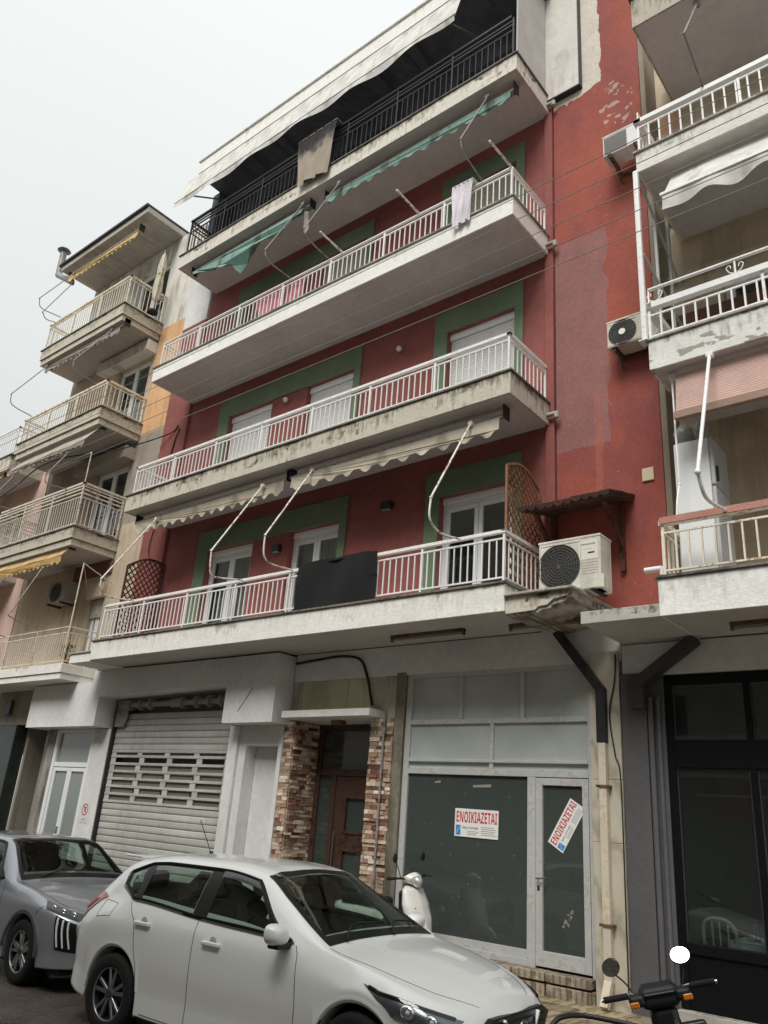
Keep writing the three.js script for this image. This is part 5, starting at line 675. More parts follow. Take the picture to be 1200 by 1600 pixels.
function makeCar(S, name, label, pos, rotY) {
  const car = thing(name, label, 'car', pos); car.rotation.y = rotY; car._o = undefined;
  const B = carBody(S), xs = []; for (let x = S.x0; x < S.x1; x += 0.045) xs.push(x); for (const c of S.wheels) for (let a = 0; a <= 24; a++) xs.push(c + S.ar * Math.cos(a / 24 * Math.PI) * 1.0); for (let k = 0; k < 14; k++) { xs.push(S.x1 - 0.22 * Math.pow(k / 14, 2)); xs.push(S.x0 + 0.22 * Math.pow(k / 14, 2)); } xs.sort((a, b) => a - b); const X = xs.filter((x, i) => i === 0 || x - xs[i - 1] > 0.002);
  const vs = []; for (let v = 0; v <= 8.001; v += 0.2) vs.push(Math.min(8, v)); const nu = X.length - 1, nv = vs.length - 1;
  const nrm = (x, v, s) => { const e = 0.01, a = V(...B.P(Math.min(S.x1, x + e), v)).sub(V(...B.P(Math.max(S.x0, x - e), v))), b = V(...B.P(x, Math.min(8, v + 0.05))).sub(V(...B.P(x, Math.max(0, v - 0.05)))); return a.cross(b).normalize().negate(); };
  const test = nrm(0, 3, 1), sg = test.z > 0 ? 1 : -1;
  const at = (x, v, off, s) => { const p = B.P(x, v), n = nrm(x, v, 1).multiplyScalar(sg * off); return [p[0] + n.x, p[1] + n.y, s * (p[2] + n.z)]; };
  const hole = (i, j) => { const x = (X[i] + X[i + 1]) / 2, v = (vs[j] + vs[j + 1]) / 2; return S.holes.some(h => inPoly(x, v, h)); };
  const body = []; for (const s of [1, -1]) body.push(gridGeo((i, j) => { const p = B.P(X[i], vs[j]); return [p[0], p[1], s * p[2]]; }, nu, nv, s < 0, hole));
  for (const x of [S.x0, S.x1]) { const pts = vs.filter(v => v >= 1).map(v => B.P(x, v)); const c = gridGeo((i, j) => [x, pts[i][1], j ? -pts[i][2] : pts[i][2]], pts.length - 1, 1, x > 0); body.push(c); }
  body.forEach(g => g.userData.uv = true);
  // orient outward: weld the two halves so that shading is smooth over the roof
  let bg = mergeVertices(mergeGeometries(body.map(g => { g.deleteAttribute('normal'); return g; })), 1e-4); bg.computeVertexNormals(); bg.userData.uv = true; const bodyM = M('body', bg, S.paint, car);
  const patch = (q, n, m, off, s) => gridGeo((i, j) => { const u = i / n, w = j / m, x = mix(mix(q[0][0], q[1][0], u), mix(q[3][0], q[2][0], u), w), v = mix(mix(q[0][1], q[1][1], u), mix(q[3][1], q[2][1], u), w); return at(x, v, off, s); }, n, m, s < 0);
  const both = (nm, q, n, m, off, mat, parent = car) => { for (const s of [1, -1]) { const g = patch(q, n, m, off, s); g.userData.uv = true; M(nm, g, mat, parent); } };
  const strip = (pts, w, off, s) => { const g = []; for (let k = 0; k + 1 < pts.length; k++) { const n = Math.max(2, Math.ceil(Math.hypot(pts[k + 1][0] - pts[k][0], (pts[k + 1][1] - pts[k][1]) * 0.25) / 0.04)); for (let i = 0; i < n; i++) { const a = at(mix(pts[k][0], pts[k + 1][0], i / n), mix(pts[k][1], pts[k + 1][1], i / n), off, s), b = at(mix(pts[k][0], pts[k + 1][0], (i + 1) / n), mix(pts[k][1], pts[k + 1][1], (i + 1) / n), off, s); g.push(beam(a, b, w, w)); } } return g; };
  const black = flat(0x101112, 0.35), seam = flat(0x1a1a1a, 0.8), glass = glassMat(S.glass ?? 0xc3d1ca, 0.01), chrome = flat(0xd6d8da, 0.12, { metalness: 1 }), plastic = flat(0x18191a, 0.6);
  // glazing: panes over the holes and black borders
  for (const q of S.side) both('side_window', q, 14, 6, 0.002, glass);
  for (const [pts, w] of S.trim) for (const s of [1, -1]) M('window_trim', strip(pts, w, 0.001, s), black, car);
  for (const q of S.pillar || []) both('pillar_trim', q, 4, 8, 0.0045, black);
  if (S.chrome) for (const s of [1, -1]) M('chrome_strip', strip(S.chrome, 0.014, 0.004, s), chrome, car);
  { const q = S.wind, g = []; for (const s of [1, -1]) { const p = patch(q, 16, 14, 0.003, s); p.userData.uv = true; g.push(p); } M('windscreen', g, glass, car); }
  { const g = []; for (const s of [1, -1]) { const p = patch(S.rear, 10, 10, 0.003, s); p.userData.uv = true; g.push(p); } M('rear_window', g, glass, car); }
  { const g = []; for (const q of S.frit) for (const s of [1, -1]) { const p = patch(q, 12, 4, 0.0055, s); p.userData.uv = true; g.push(p); } M('window_border', g, black, car); }
  for (const pts of S.seams) for (const s of [1, -1]) M('panel_gap', strip(pts, 0.005, -0.0008, s), seam, car);
  for (const [x, v] of S.handles) for (const s of [1, -1]) { const p = at(x, v, 0.022, s), q = at(x, v, 0.001, s); M('door_handle', [rb(p[0] - 0.1, p[0] + 0.1, p[1] - 0.017, p[1] + 0.017, p[2] - 0.012, p[2] + 0.012, 0.011, 3), rb(p[0] - 0.1, p[0] - 0.075, p[1] - 0.012, p[1] + 0.012, Math.min(p[2], q[2]) - 0.004, Math.max(p[2], q[2]), 0.004), rb(p[0] + 0.075, p[0] + 0.1, p[1] - 0.012, p[1] + 0.012, Math.min(p[2], q[2]) - 0.004, Math.max(p[2], q[2]), 0.004)], S.paint, car); const c = new THREE.SphereGeometry(0.034, 14, 8); c.scale(1.15, 1, 0.12); c.translate(p[0] + 0.01, p[1] + 0.022, q[2]); M('handle_recess', c, flat(S.recess ?? 0x9a9a98, 0.5), car); }
  // wheels
  const tyreP = [[0.0, 0.62], [0.02, 0.655], [0.03, 0.72], [0.03, 0.86], [0.024, 0.95], [0.0, 0.99], [-0.05, 1.0]];
  for (const cx of S.wheels) for (const s of [1, -1]) {
    const w = new THREE.Group(); w.name = 'wheel'; const R = S.wr, tw = 0.2, prof = [...tyreP.map(([a, b]) => new THREE.Vector2(b * R, tw / 2 + a - 0.02)), ...tyreP.map(([a, b]) => new THREE.Vector2(b * R, -(tw / 2 + a - 0.02))).reverse()];
    w.position.set(cx, R, s * (S.track - tw / 2 + 0.0)); if (s < 0) w.rotation.y = Math.PI; car.add(w);
    const ty = new THREE.LatheGeometry(prof, 48).rotateX(Math.PI / 2); const tm = M('tyre', ty, mRubber, w);
    M('rim', rimGeo(R * 0.66, tw, S.spokes), S.rimMat, w); M('rim_inner', [cyl(0, 0, -0.02, R * 0.6, 0.02, 'z', 32), new THREE.LatheGeometry([new THREE.Vector2(R * 0.64, -tw / 2), new THREE.Vector2(R * 0.61, -0.02), new THREE.Vector2(R * 0.65, tw / 2 - 0.01)], 40).rotateX(Math.PI / 2)], flat(0x2a2b2c, 0.6), w); M('hub_cap', cyl(0, 0, tw / 2 - 0.015, 0.032, 0.02, 'z', 18), flat(0x3a3b3d, 0.4), w);
    M('wheel_arch', [new THREE.CylinderGeometry(S.ar + 0.006, S.ar + 0.006, 0.32, 32, 1, true, 0, Math.PI).rotateZ(Math.PI / 2).rotateY(Math.PI / 2).translate(cx, R, s * (S.track - 0.19)), bx(cx - S.ar, cx + S.ar, R - 0.05, R + S.ar, s * (S.track - 0.36) - 0.005, s * (S.track - 0.36) + 0.005)], plastic, car);
  }
  // underside, interior
  M('underbody', [bx(S.x0 + 0.3, S.wheels[0] - S.ar, 0.24, 0.34, -S.track + 0.2, S.track - 0.2), bx(S.wheels[0] + S.ar, S.wheels[1] - S.ar, 0.17, 0.34, -S.track + 0.05, S.track - 0.05), bx(S.wheels[1] + S.ar, S.x1 - 0.15, 0.17, 0.3, -S.track + 0.14, S.track - 0.14), bx(S.x0 + 0.2, S.x1 - 0.25, 0.25, 0.36, -0.45, 0.45)], plastic, car);
  const inn = flat(0x1b1b1c, 0.85), seatM = flat(0x262627, 0.9); const d0 = S.dash;
  M('dashboard', [rb(d0 - 0.25, d0 + 0.35, 0.7, S.cowl - 0.05, -0.66, 0.66, 0.06, 3)], inn, car);
  M('steering_wheel', [new THREE.TorusGeometry(0.18, 0.016, 8, 28).rotateY(Math.PI / 2).rotateZ(0.4).translate(d0 - 0.38, S.cowl - 0.06, 0.36)], inn, car);
  for (const [x, z] of [[d0 - 0.95, 0.36], [d0 - 0.95, -0.36], [d0 - 1.75, 0.36], [d0 - 1.75, -0.36]]) { const st = M('seat', [rb(x - 0.25, x + 0.27, 0.42, 0.6, z - 0.25, z + 0.25, 0.06, 3), (() => { const g = rb(-0.08, 0.08, 0, 0.62, -0.24, 0.24, 0.06, 3); g.rotateZ(0.22); return g.translate(x - 0.24, 0.52, z); })()], seatM, car); M('headrest', [rb(x - 0.46, x - 0.35, 1.12, 1.3, z - 0.14, z + 0.14, 0.05, 3), bar([x - 0.4, 1.05, z - 0.05], [x - 0.4, 1.15, z - 0.05], 0.008)], seatM, st); }
  M('cabin_floor', [bx(S.x0 + 0.3, d0 + 0.3, 0.36, 0.4, -0.7, 0.7)], inn, car);
  M('mirror_inside', [rb(S.header - 0.02, S.header + 0.01, 1.26, 1.33, -0.11, 0.11, 0.02)], inn, car);
  // door mirrors
  for (const s of [1, -1]) { const [mx, my, mz] = S.mirror; const g = new THREE.SphereGeometry(1, 24, 16); const p = g.attributes.position; for (let i = 0; i < p.count; i++) { const X2 = p.getX(i), Y = p.getY(i), Z = p.getZ(i); p.setXYZ(i, mx + (X2 < 0 ? X2 * 0.035 : X2 * 0.105) , my + Math.sign(Y) * Math.pow(Math.abs(Y), 0.75) * 0.075 + Z * 0.012, s * (mz + Math.sign(Z) * Math.pow(Math.abs(Z), 0.7) * 0.115)); } g.computeVertexNormals(); if (s < 0) g.index.array.forEach((_, k, A) => { if (k % 3 === 0) { const t = A[k + 1]; A[k + 1] = A[k + 2]; A[k + 2] = t; } }); g.computeVertexNormals(); const mm = M('door_mirror', g, S.mirrorMat ?? S.paint, car); M('mirror_foot', [rb(mx - 0.05, mx + 0.06, my - 0.1, my - 0.055, s > 0 ? mz - 0.2 : -mz - 0.02, s > 0 ? mz + 0.02 : -mz + 0.2, 0.015)], plastic, mm); }
  S.extra?.({ car, at, patch, both, strip, black, chrome, plastic, glass, seam, B });
  return car;
}
function rimGeo(r, tw, kind) { const g = [new THREE.TorusGeometry(r * 0.985, 0.011, 8, 48).translate(0, 0, tw / 2 - 0.012)]; const z = tw / 2 - 0.02; const sp = (a, w0, w1, tw2 = 0) => { const s = new THREE.Shape(); s.moveTo(0.02, -w0); s.lineTo(r * 0.97, -w1 + tw2); s.lineTo(r * 0.97, w1 + tw2); s.lineTo(0.02, w0); const e = new THREE.ExtrudeGeometry(s, { depth: 0.02, bevelEnabled: true, bevelSize: 0.004, bevelThickness: 0.006, bevelSegments: 1 }); e.rotateZ(a); return e.translate(0, 0, z - 0.022); };
  if (kind === 5) for (let i = 0; i < 5; i++) { const a = i / 5 * 6.2832 + 0.32; g.push(sp(a - 0.13, 0.011, 0.012, -0.02), sp(a + 0.13, 0.011, 0.012, 0.02)); } else for (let i = 0; i < 5; i++) { const a = i / 5 * 6.2832 + 0.2; g.push(sp(a, 0.03, 0.018, 0.02), sp(a + 0.42, 0.014, 0.009, 0.015)); } g.push(cyl(0, 0, z - 0.008, 0.05, 0.03, 'z', 20)); return g; }
const carPaint = (c, o = {}) => new THREE.MeshPhysicalMaterial({ color: c, roughness: o.r ?? 0.35, metalness: o.m ?? 0, clearcoat: 1, clearcoatRoughness: 0.03 });
const lampGlass = glassMat(0xf2f5f6, 0.01);
// white hatchback
makeCar({
  x0: -2.19, x1: 2.2, wheels: [-1.35, 1.35], wr: 0.318, ar: 0.372, track: 0.865, dash: 0.62, cowl: 0.99, header: 0.14, spokes: 5,
  paint: carPaint(0xeaece9, { r: 0.4 }), rimMat: flat(0x9d9da0, 0.3, { metalness: 0.85 }), recess: 0xa9aaa8,
  t: {
    W: [[-2.19, 0.56], [-2.15, 0.68], [-2.05, 0.76], [-1.8, 0.83], [-1.35, 0.88], [-0.6, 0.884], [0.5, 0.884], [1.35, 0.882], [1.65, 0.865], [1.85, 0.82], [2.0, 0.74], [2.1, 0.63], [2.16, 0.5], [2.2, 0.3]],
    sill: [[-2.19, 0.42], [-2.1, 0.3], [-1.8, 0.24], [0, 0.2], [1.75, 0.22], [2.1, 0.24], [2.2, 0.3]],
    low: [[-2.19, 0.5], [-1.8, 0.42], [0, 0.38], [1.8, 0.4], [2.2, 0.42]], mid: [[-2.19, 0.62], [-1.35, 0.66], [0, 0.6], [1.35, 0.6], [2.2, 0.53]],
    crease: [[-2.19, 0.76], [-1.5, 0.9], [-0.3, 0.86], [0.8, 0.81], [1.4, 0.76], [1.9, 0.68], [2.2, 0.6]],
    belt: [[-2.19, 0.84], [-2.1, 0.92], [-1.95, 1.0], [-1.75, 1.06], [-1.2, 1.06], [-0.4, 1.015], [0.5, 0.98], [0.95, 0.955], [1.4, 0.885], [1.8, 0.79], [2.05, 0.715], [2.2, 0.64]],
    beltz: [[-2.19, 0.5], [-2.1, 0.66], [-1.95, 0.71], [-1.7, 0.74], [-1.2, 0.815], [0, 0.835], [0.7, 0.83], [1.05, 0.815], [1.5, 0.8], [1.8, 0.745], [2.0, 0.62], [2.12, 0.47], [2.2, 0.22]],
    rail: [[-2.19, 0.9], [-2.12, 0.97], [-2.02, 1.06], [-1.85, 1.2], [-1.66, 1.33], [-1.5, 1.375], [-1.0, 1.43], [-0.3, 1.435], [0.1, 1.395], [0.45, 1.24], [0.8, 1.07], [1.02, 0.975], [1.4, 0.905], [1.8, 0.81], [2.05, 0.735], [2.2, 0.655]],
    railz: [[-2.19, 0.42], [-2.05, 0.56], [-1.8, 0.585], [-0.5, 0.6], [0.1, 0.61], [0.5, 0.68], [0.85, 0.74], [1.05, 0.755], [1.5, 0.72], [1.8, 0.64], [2.0, 0.52], [2.12, 0.38], [2.2, 0.16]],
    top: [[-2.19, 0.93], [-2.12, 1.0], [-2.02, 1.1], [-1.85, 1.26], [-1.72, 1.38], [-1.6, 1.43], [-1.2, 1.485], [-0.5, 1.505], [0.0, 1.48], [0.2, 1.435], [0.6, 1.22], [0.95, 1.035], [1.05, 1.0], [1.4, 0.955], [1.8, 0.865], [2.05, 0.78], [2.2, 0.675]],
  },
  holes: [[[0.24, 6.22], [0.86, 6.2], [0.86, 8.1], [0.24, 8.1]], [[-0.33, 5.16], [0.5, 5.2], [0.14, 5.78], [-0.33, 5.8]], [[-1.18, 5.16], [-0.46, 5.16], [-0.46, 5.8], [-1.25, 5.78]], [[-1.44, 5.32], [-1.28, 5.2], [-1.31, 5.76], [-1.46, 5.66]], [[-1.98, 6.4], [-1.76, 6.4], [-1.76, 8.1], [-1.98, 8.1]]],
  wind: [[0.16, 6.1], [0.97, 6.06], [0.97, 8], [0.16, 8]], rear: [[-2.03, 6.3], [-1.72, 6.3], [-1.72, 8], [-2.03, 8]],
  frit: [[[0.16, 6.1], [0.96, 6.06], [0.9, 6.26], [0.22, 6.24]], [[0.88, 6.1], [0.98, 6.06], [0.98, 8], [0.9, 8]], [[0.15, 6.1], [0.24, 6.16], [0.22, 8], [0.15, 8]]],
  side: [[[-0.36, 5.1], [0.62, 5.16], [0.12, 5.86], [-0.36, 5.86]], [[-1.22, 5.1], [-0.42, 5.1], [-0.42, 5.86], [-1.28, 5.84]], [[-1.5, 5.36], [-1.25, 5.1], [-1.28, 5.84], [-1.52, 5.68]]],
  trim: [[[[0.66, 5.12], [0.1, 5.86], [-0.4, 5.88], [-1.28, 5.86], [-1.53, 5.68], [-1.51, 5.38], [-1.28, 5.1], [-0.4, 5.07], [0.66, 5.12]], 0.03]],
  pillar: [[[-0.47, 5.08], [-0.3, 5.08], [-0.3, 5.87], [-0.47, 5.87]], [[-1.28, 5.08], [-1.18, 5.08], [-1.22, 5.86], [-1.32, 5.85]], [[0.44, 5.12], [0.7, 5.12], [0.56, 5.36], [0.34, 5.5]]],
  chrome: [[0.7, 5.06], [0.0, 5.03], [-1.25, 5.05], [-1.54, 5.34], [-1.57, 5.68]],
  seams: [[[0.78, 1.2], [0.8, 3], [0.76, 4.6], [0.72, 5.0]], [[-0.36, 1.3], [-0.36, 3], [-0.37, 5.04]], [[-0.98, 1.6], [-1.02, 2.4], [-1.16, 4.2], [-1.3, 5.0]], [[0.75, 1.25], [-0.9, 1.25]], [[1.0, 6.0], [1.45, 6.05], [1.85, 6.1], [2.08, 6.3]], [[1.72, 2.2], [1.78, 3.2], [1.74, 4.2]]],
  handles: [[-0.14, 4.08], [-1.02, 4.12]], mirror: [0.62, 1.04, 0.98],
  extra: ({ car, at, patch, both, strip, black, chrome, plastic, seam, B }) => {
    const ref = flat(0xe6e8ea, 0.08, { metalness: 1 });
    for (const s of [1, -1]) {
      const q = [[1.4, 4.35], [2.08, 4.5], [2.07, 3.2], [1.66, 3.55]]; const h = patch(q, 14, 8, 0.004, s); h.userData.uv = true; const hl = M('headlight', h, flat(0x6d7175, 0.25, { metalness: 0.7 }), car);
      const c = patch(q, 14, 8, 0.022, s); c.userData.uv = true; M('lens', c, lampGlass, hl);
      for (const [x, v, r] of [[1.77, 3.98, 0.06], [1.93, 3.9, 0.052]]) { const p = at(x, v, 0.004, s); const g = new THREE.SphereGeometry(r, 18, 10); g.scale(1, 0.8, 0.55); g.translate(p[0], p[1], p[2]); M('reflector', g, ref, hl); M('bulb', ball(p[0] + 0.02, p[1], p[2] + s * r * 0.45, 0.018, 10), flat(0x9fb1bd, 0.05), hl); }
      M('lamp_bezel', strip([[1.45, 4.33], [1.75, 4.4], [2.04, 4.45]], 0.02, 0.008, s), black, hl); M('lamp_bezel', strip([[1.68, 3.6], [1.9, 3.42], [2.05, 3.28]], 0.012, 0.008, s), ref, hl);
      const t = patch([[-2.14, 4.2], [-1.72, 4.95], [-1.84, 5.25], [-2.13, 4.95]], 10, 6, 0.008, s); t.userData.uv = true; const tl = M('tail_light', t, new THREE.MeshPhysicalMaterial({ color: 0xa00c16, roughness: 0.2, clearcoat: 1 }), car); M('clear_segment', strip([[-2.02, 4.72], [-1.88, 4.98]], 0.02, 0.012, s), flat(0xd9a9a6, 0.2), tl);
      M('mud_line', strip([[1.05, 1.1], [-0.95, 1.1]], 0.01, 0.0, s), plastic, car);
    }
    // upright grille panel with V bars and badge
    const gx = 2.195, gr = [ext([[-0.5, 0.63], [-0.36, 0.45], [0.36, 0.45], [0.5, 0.63], [0.4, 0.672], [-0.4, 0.672]], [], 0.04, -0.02, 0.008).rotateY(Math.PI / 2).translate(gx - 0.012, 0, 0)]; const gm = M('grille', gr, black, car);
    M('grille_bar', [0.48, 0.53, 0.58, 0.625].map(y => rb(gx + 0.012, gx + 0.024, y, y + 0.012, -0.4, 0.4, 0.004)), plastic, gm);
    M('grille_vee', [beam([gx + 0.03, 0.66, -0.28], [gx + 0.04, 0.47, -0.12], 0.03, 0.02), beam([gx + 0.03, 0.66, 0.28], [gx + 0.04, 0.47, 0.12], 0.03, 0.02), beam([gx + 0.04, 0.47, -0.12], [gx + 0.04, 0.47, 0.12], 0.03, 0.02)], chrome, gm);
    M('badge', [new THREE.TorusGeometry(0.058, 0.01, 8, 28).rotateY(Math.PI / 2).translate(gx + 0.045, 0.57, 0), rb(gx + 0.035, gx + 0.05, 0.556, 0.584, -0.078, 0.078, 0.004)], chrome, gm);
    M('lower_grille', [rb(2.15, 2.2, 0.28, 0.4, -0.5, 0.5, 0.02)], plastic, car); M('number_plate', [rb(2.2, 2.225, 0.4, 0.5, -0.25, 0.25, 0.006)], flat(0xdcdcd8, 0.5), car);
    M('spoiler', [rb(-1.86, -1.6, 1.4, 1.425, -0.52, 0.52, 0.014, 3)], carPaint(0xeaece9, { r: 0.4 }), car);
    M('aerial', [bar([-1.2, 1.48, 0], [-1.42, 1.78, 0], 0.004, 6), cyl(-1.2, 1.485, 0, 0.02, 0.03, 'y', 10)], plastic, car);
    M('wiper', [tube([[1.0, 1.02, 0.55], [0.86, 1.1, 0.3], [0.88, 1.11, -0.1]], 0.008, 20, 5), tube([[1.0, 1.03, -0.1], [0.86, 1.1, -0.3], [0.88, 1.09, -0.58]], 0.008, 20, 5)], plastic, car);
    for (const s of [1, -1]) M('wind_deflector', (() => { const g = patch([[-0.32, 5.74], [0.2, 5.72], [0.1, 5.88], [-0.32, 5.9]], 10, 3, 0.012, s); g.userData.uv = true; return g; })(), new THREE.MeshPhysicalMaterial({ color: 0x2b2b33, roughness: 0.1, clearcoat: 1 }), car);
    for (const s of [1, -1]) M('fuel_flap', strip(s > 0 ? [[-1.72, 4.85], [-1.5, 4.8], [-1.53, 4.1], [-1.75, 4.1], [-1.72, 4.85]] : [[-1.72, 4.85], [-1.7, 4.8]], 0.004, 0, s), seam, car);
  }
}, 'hatchback_car', 'wet white five door hatchback parked in front of the entrance', [-5.6, 0.042, 3.97], 0.075);
// grey hatchback
makeCar({
  x0: -1.98, x1: 2.07, wheels: [-1.27, 1.27], wr: 0.315, ar: 0.368, track: 0.85, dash: 0.38, cowl: 0.97, header: -0.02, spokes: 7,
  paint: carPaint(0xa0a4ab, { r: 0.34, m: 0.4 }), rimMat: flat(0xa9abad, 0.28, { metalness: 0.85 }), glass: 0xc3d1ca, mirrorMat: carPaint(0x141516), recess: 0x5d6065,
  t: {
    W: [[-1.98, 0.56], [-1.92, 0.7], [-1.75, 0.8], [-1.27, 0.862], [-0.4, 0.868], [0.6, 0.868], [1.27, 0.87], [1.6, 0.86], [1.78, 0.82], [1.9, 0.75], [1.99, 0.66], [2.04, 0.56], [2.07, 0.42]],
    sill: [[-1.98, 0.4], [-1.7, 0.26], [0, 0.2], [1.65, 0.22], [2.07, 0.24]], low: [[-1.98, 0.5], [-1.6, 0.42], [0, 0.36], [1.7, 0.36], [2.07, 0.34]], mid: [[-1.98, 0.62], [-1.27, 0.66], [0, 0.58], [1.27, 0.6], [2.07, 0.5]],
    crease: [[-1.98, 0.74], [-1.4, 0.88], [-0.3, 0.84], [0.8, 0.8], [1.3, 0.79], [1.75, 0.73], [2.07, 0.62]],
    belt: [[-1.98, 0.86], [-1.7, 1.0], [-1.2, 1.01], [-0.3, 0.97], [0.4, 0.945], [0.75, 0.93], [1.2, 0.895], [1.6, 0.825], [1.85, 0.765], [2.0, 0.72], [2.07, 0.67]],
    beltz: [[-1.98, 0.5], [-1.7, 0.74], [-1.2, 0.8], [0, 0.815], [0.6, 0.81], [0.9, 0.8], [1.3, 0.8], [1.65, 0.765], [1.85, 0.68], [1.97, 0.56], [2.04, 0.44], [2.07, 0.34]],
    rail: [[-1.98, 0.92], [-1.9, 1.08], [-1.75, 1.24], [-1.55, 1.31], [-0.8, 1.365], [-0.2, 1.365], [0.02, 1.33], [0.3, 1.19], [0.6, 1.02], [0.76, 0.955], [1.2, 0.915], [1.6, 0.845], [1.85, 0.785], [2.0, 0.735], [2.07, 0.685]],
    railz: [[-1.98, 0.4], [-1.75, 0.56], [-0.8, 0.585], [0, 0.6], [0.35, 0.66], [0.6, 0.71], [0.78, 0.73], [1.2, 0.71], [1.6, 0.66], [1.85, 0.57], [1.97, 0.47], [2.04, 0.36], [2.07, 0.28]],
    top: [[-1.98, 0.95], [-1.9, 1.12], [-1.78, 1.3], [-1.6, 1.37], [-0.9, 1.43], [-0.3, 1.425], [0.0, 1.38], [0.3, 1.22], [0.65, 1.03], [0.8, 0.985], [1.2, 0.955], [1.6, 0.885], [1.85, 0.815], [2.0, 0.755], [2.07, 0.7]],
  },
  holes: [[[0.06, 6.22], [0.6, 6.2], [0.6, 8.1], [0.06, 8.1]], [[-0.45, 5.16], [0.3, 5.2], [-0.02, 5.78], [-0.45, 5.8]], [[-1.2, 5.16], [-0.58, 5.16], [-0.58, 5.8], [-1.2, 5.76]], [[-1.9, 6.4], [-1.8, 6.4], [-1.8, 8.1], [-1.9, 8.1]]],
  wind: [[-0.02, 6.1], [0.72, 6.06], [0.72, 8], [-0.02, 8]], rear: [[-1.93, 6.3], [-1.77, 6.3], [-1.77, 8], [-1.93, 8]],
  frit: [[[-0.02, 6.1], [0.71, 6.06], [0.66, 6.24], [0.04, 6.22]], [[0.63, 6.1], [0.735, 6.06], [0.735, 8], [0.645, 8]], [[-0.03, 6.1], [0.05, 6.16], [0.04, 8], [-0.03, 8]]],
  side: [[[-0.48, 5.1], [0.42, 5.16], [-0.02, 5.86], [-0.48, 5.86]], [[-1.28, 5.16], [-0.54, 5.1], [-0.54, 5.86], [-1.28, 5.82]]],
  trim: [[[[0.46, 5.12], [-0.04, 5.86], [-0.5, 5.88], [-1.3, 5.84], [-1.34, 5.3], [-1.2, 5.1], [-0.5, 5.07], [0.46, 5.12]], 0.03]],
  pillar: [[[-0.59, 5.08], [-0.43, 5.08], [-0.43, 5.87], [-0.59, 5.87]], [[0.26, 5.12], [0.5, 5.12], [0.38, 5.36], [0.16, 5.5]]],
  seams: [[[0.62, 1.2], [0.64, 3], [0.6, 4.6], [0.55, 5.0]], [[-0.48, 1.3], [-0.5, 5.04]], [[0.74, 6.0], [1.2, 5.85], [1.62, 5.75], [1.8, 5.6]], [[1.5, 3.4], [1.6, 4.4]]],
  handles: [[-0.28, 4.1], [-1.1, 4.15]], mirror: [0.36, 1.0, 0.96],
  extra: ({ car, at, patch, both, strip, black, chrome, plastic, seam, B }) => {
    const ref = flat(0xdfe3e6, 0.1, { metalness: 1 }), drl = flat(0xf2f4f6, 0.25);
    for (const s of [1, -1]) {
      const q = [[1.52, 5.15], [1.985, 5.3], [1.995, 4.35], [1.66, 4.25]]; const h = patch(q, 14, 8, 0.004, s); h.userData.uv = true; const hl = M('headlight', h, flat(0x14171a, 0.3), car); const c = patch(q, 14, 8, 0.02, s); c.userData.uv = true; M('lens', c, lampGlass, hl);
      for (const [x, v] of [[1.72, 4.72], [1.83, 4.75], [1.92, 4.8]]) { const p = at(x, v, 0.006, s), g = new THREE.SphereGeometry(0.036, 16, 10); g.scale(1, 0.75, 0.6); g.translate(...p); M('reflector', g, ref, hl); }
      M('lamp_bezel', strip([[1.64, 4.4], [1.8, 4.5], [1.97, 4.5]], 0.012, 0.009, s), ref, hl);
      const a = patch([[1.82, 4.15], [2.0, 4.1], [2.035, 2.3], [1.86, 2.35]], 8, 12, 0.004, s); a.userData.uv = true; const ai = M('air_intake', a, black, car);
      for (const [x, d] of [[1.855, 0.02], [1.905, 0.02], [1.95, 0.02]]) M('claw_light', strip([[x, 4.05], [x + 0.012, 3.3], [x + 0.03, 2.5]], 0.016, 0.012, s), drl, ai);
      const t = patch([[-1.93, 4.4], [-1.66, 5.0], [-1.72, 5.2], [-1.93, 5.0]], 8, 5, 0.006, s); t.userData.uv = true; M('tail_light', t, new THREE.MeshPhysicalMaterial({ color: 0x6c1014, roughness: 0.2, clearcoat: 1 }), car);
      for (const cx of [-1.27, 1.27]) M('arch_trim', (() => { const o = []; const pts = []; for (let i = 0; i <= 20; i++) { const an = i / 20 * Math.PI; pts.push([cx + 0.39 * Math.cos(an), 0.315 + 0.39 * Math.sin(an), s * (0.868)]); } for (let i = 0; i < 20; i++) o.push(beam(pts[i], pts[i + 1], 0.02, 0.035)); return o; })(), flat(0x4a4c50, 0.5), car);
    }
    const gx = 2.07; const gm = M('grille', [ext([[-0.52, 0.6], [-0.42, 0.34], [0.42, 0.34], [0.52, 0.6], [0.4, 0.655], [-0.4, 0.655]], [], 0.03, -0.015, 0.008).rotateY(Math.PI / 2).translate(gx, 0, 0)], black, car);
    for (let r = 0; r < 6; r++) { const g = []; for (let k = -6; k <= 6; k++) g.push(rb(gx + 0.02, gx + 0.03, 0.38 + r * 0.042, 0.395 + r * 0.042, k * 0.06 - 0.02 + (r % 2) * 0.03, k * 0.06 + 0.02 + (r % 2) * 0.03, 0.004, 1)); M('grille_dash', g, flat(0x8d9196, 0.3, { metalness: 0.7 }), gm); }
    M('badge', [ext([[-0.05, 0.06], [0.05, 0.06], [0.05, -0.02], [0, -0.07], [-0.05, -0.02]], [], 0.01, 0, 0.003).rotateY(Math.PI / 2).translate(gx + 0.03, 0.56, 0)], chrome, gm);
    M('number_plate', [rb(gx + 0.03, gx + 0.045, 0.36, 0.46, -0.25, 0.25, 0.006)], flat(0xdcdcd8, 0.5), car);
    M('bumper_lip', [rb(2.0, 2.1, 0.2, 0.25, -0.5, 0.5, 0.02)], plastic, car);
    M('wiper', [tube([[0.74, 1.0, 0.5], [0.62, 1.06, 0.2], [0.64, 1.07, -0.15]], 0.008, 20, 5)], plastic, car);
  }
}, 'hatchback_car', 'metallic grey hatchback with three claw lights parked behind the white car', [-10.36, 0.042, 3.7], -0.04);
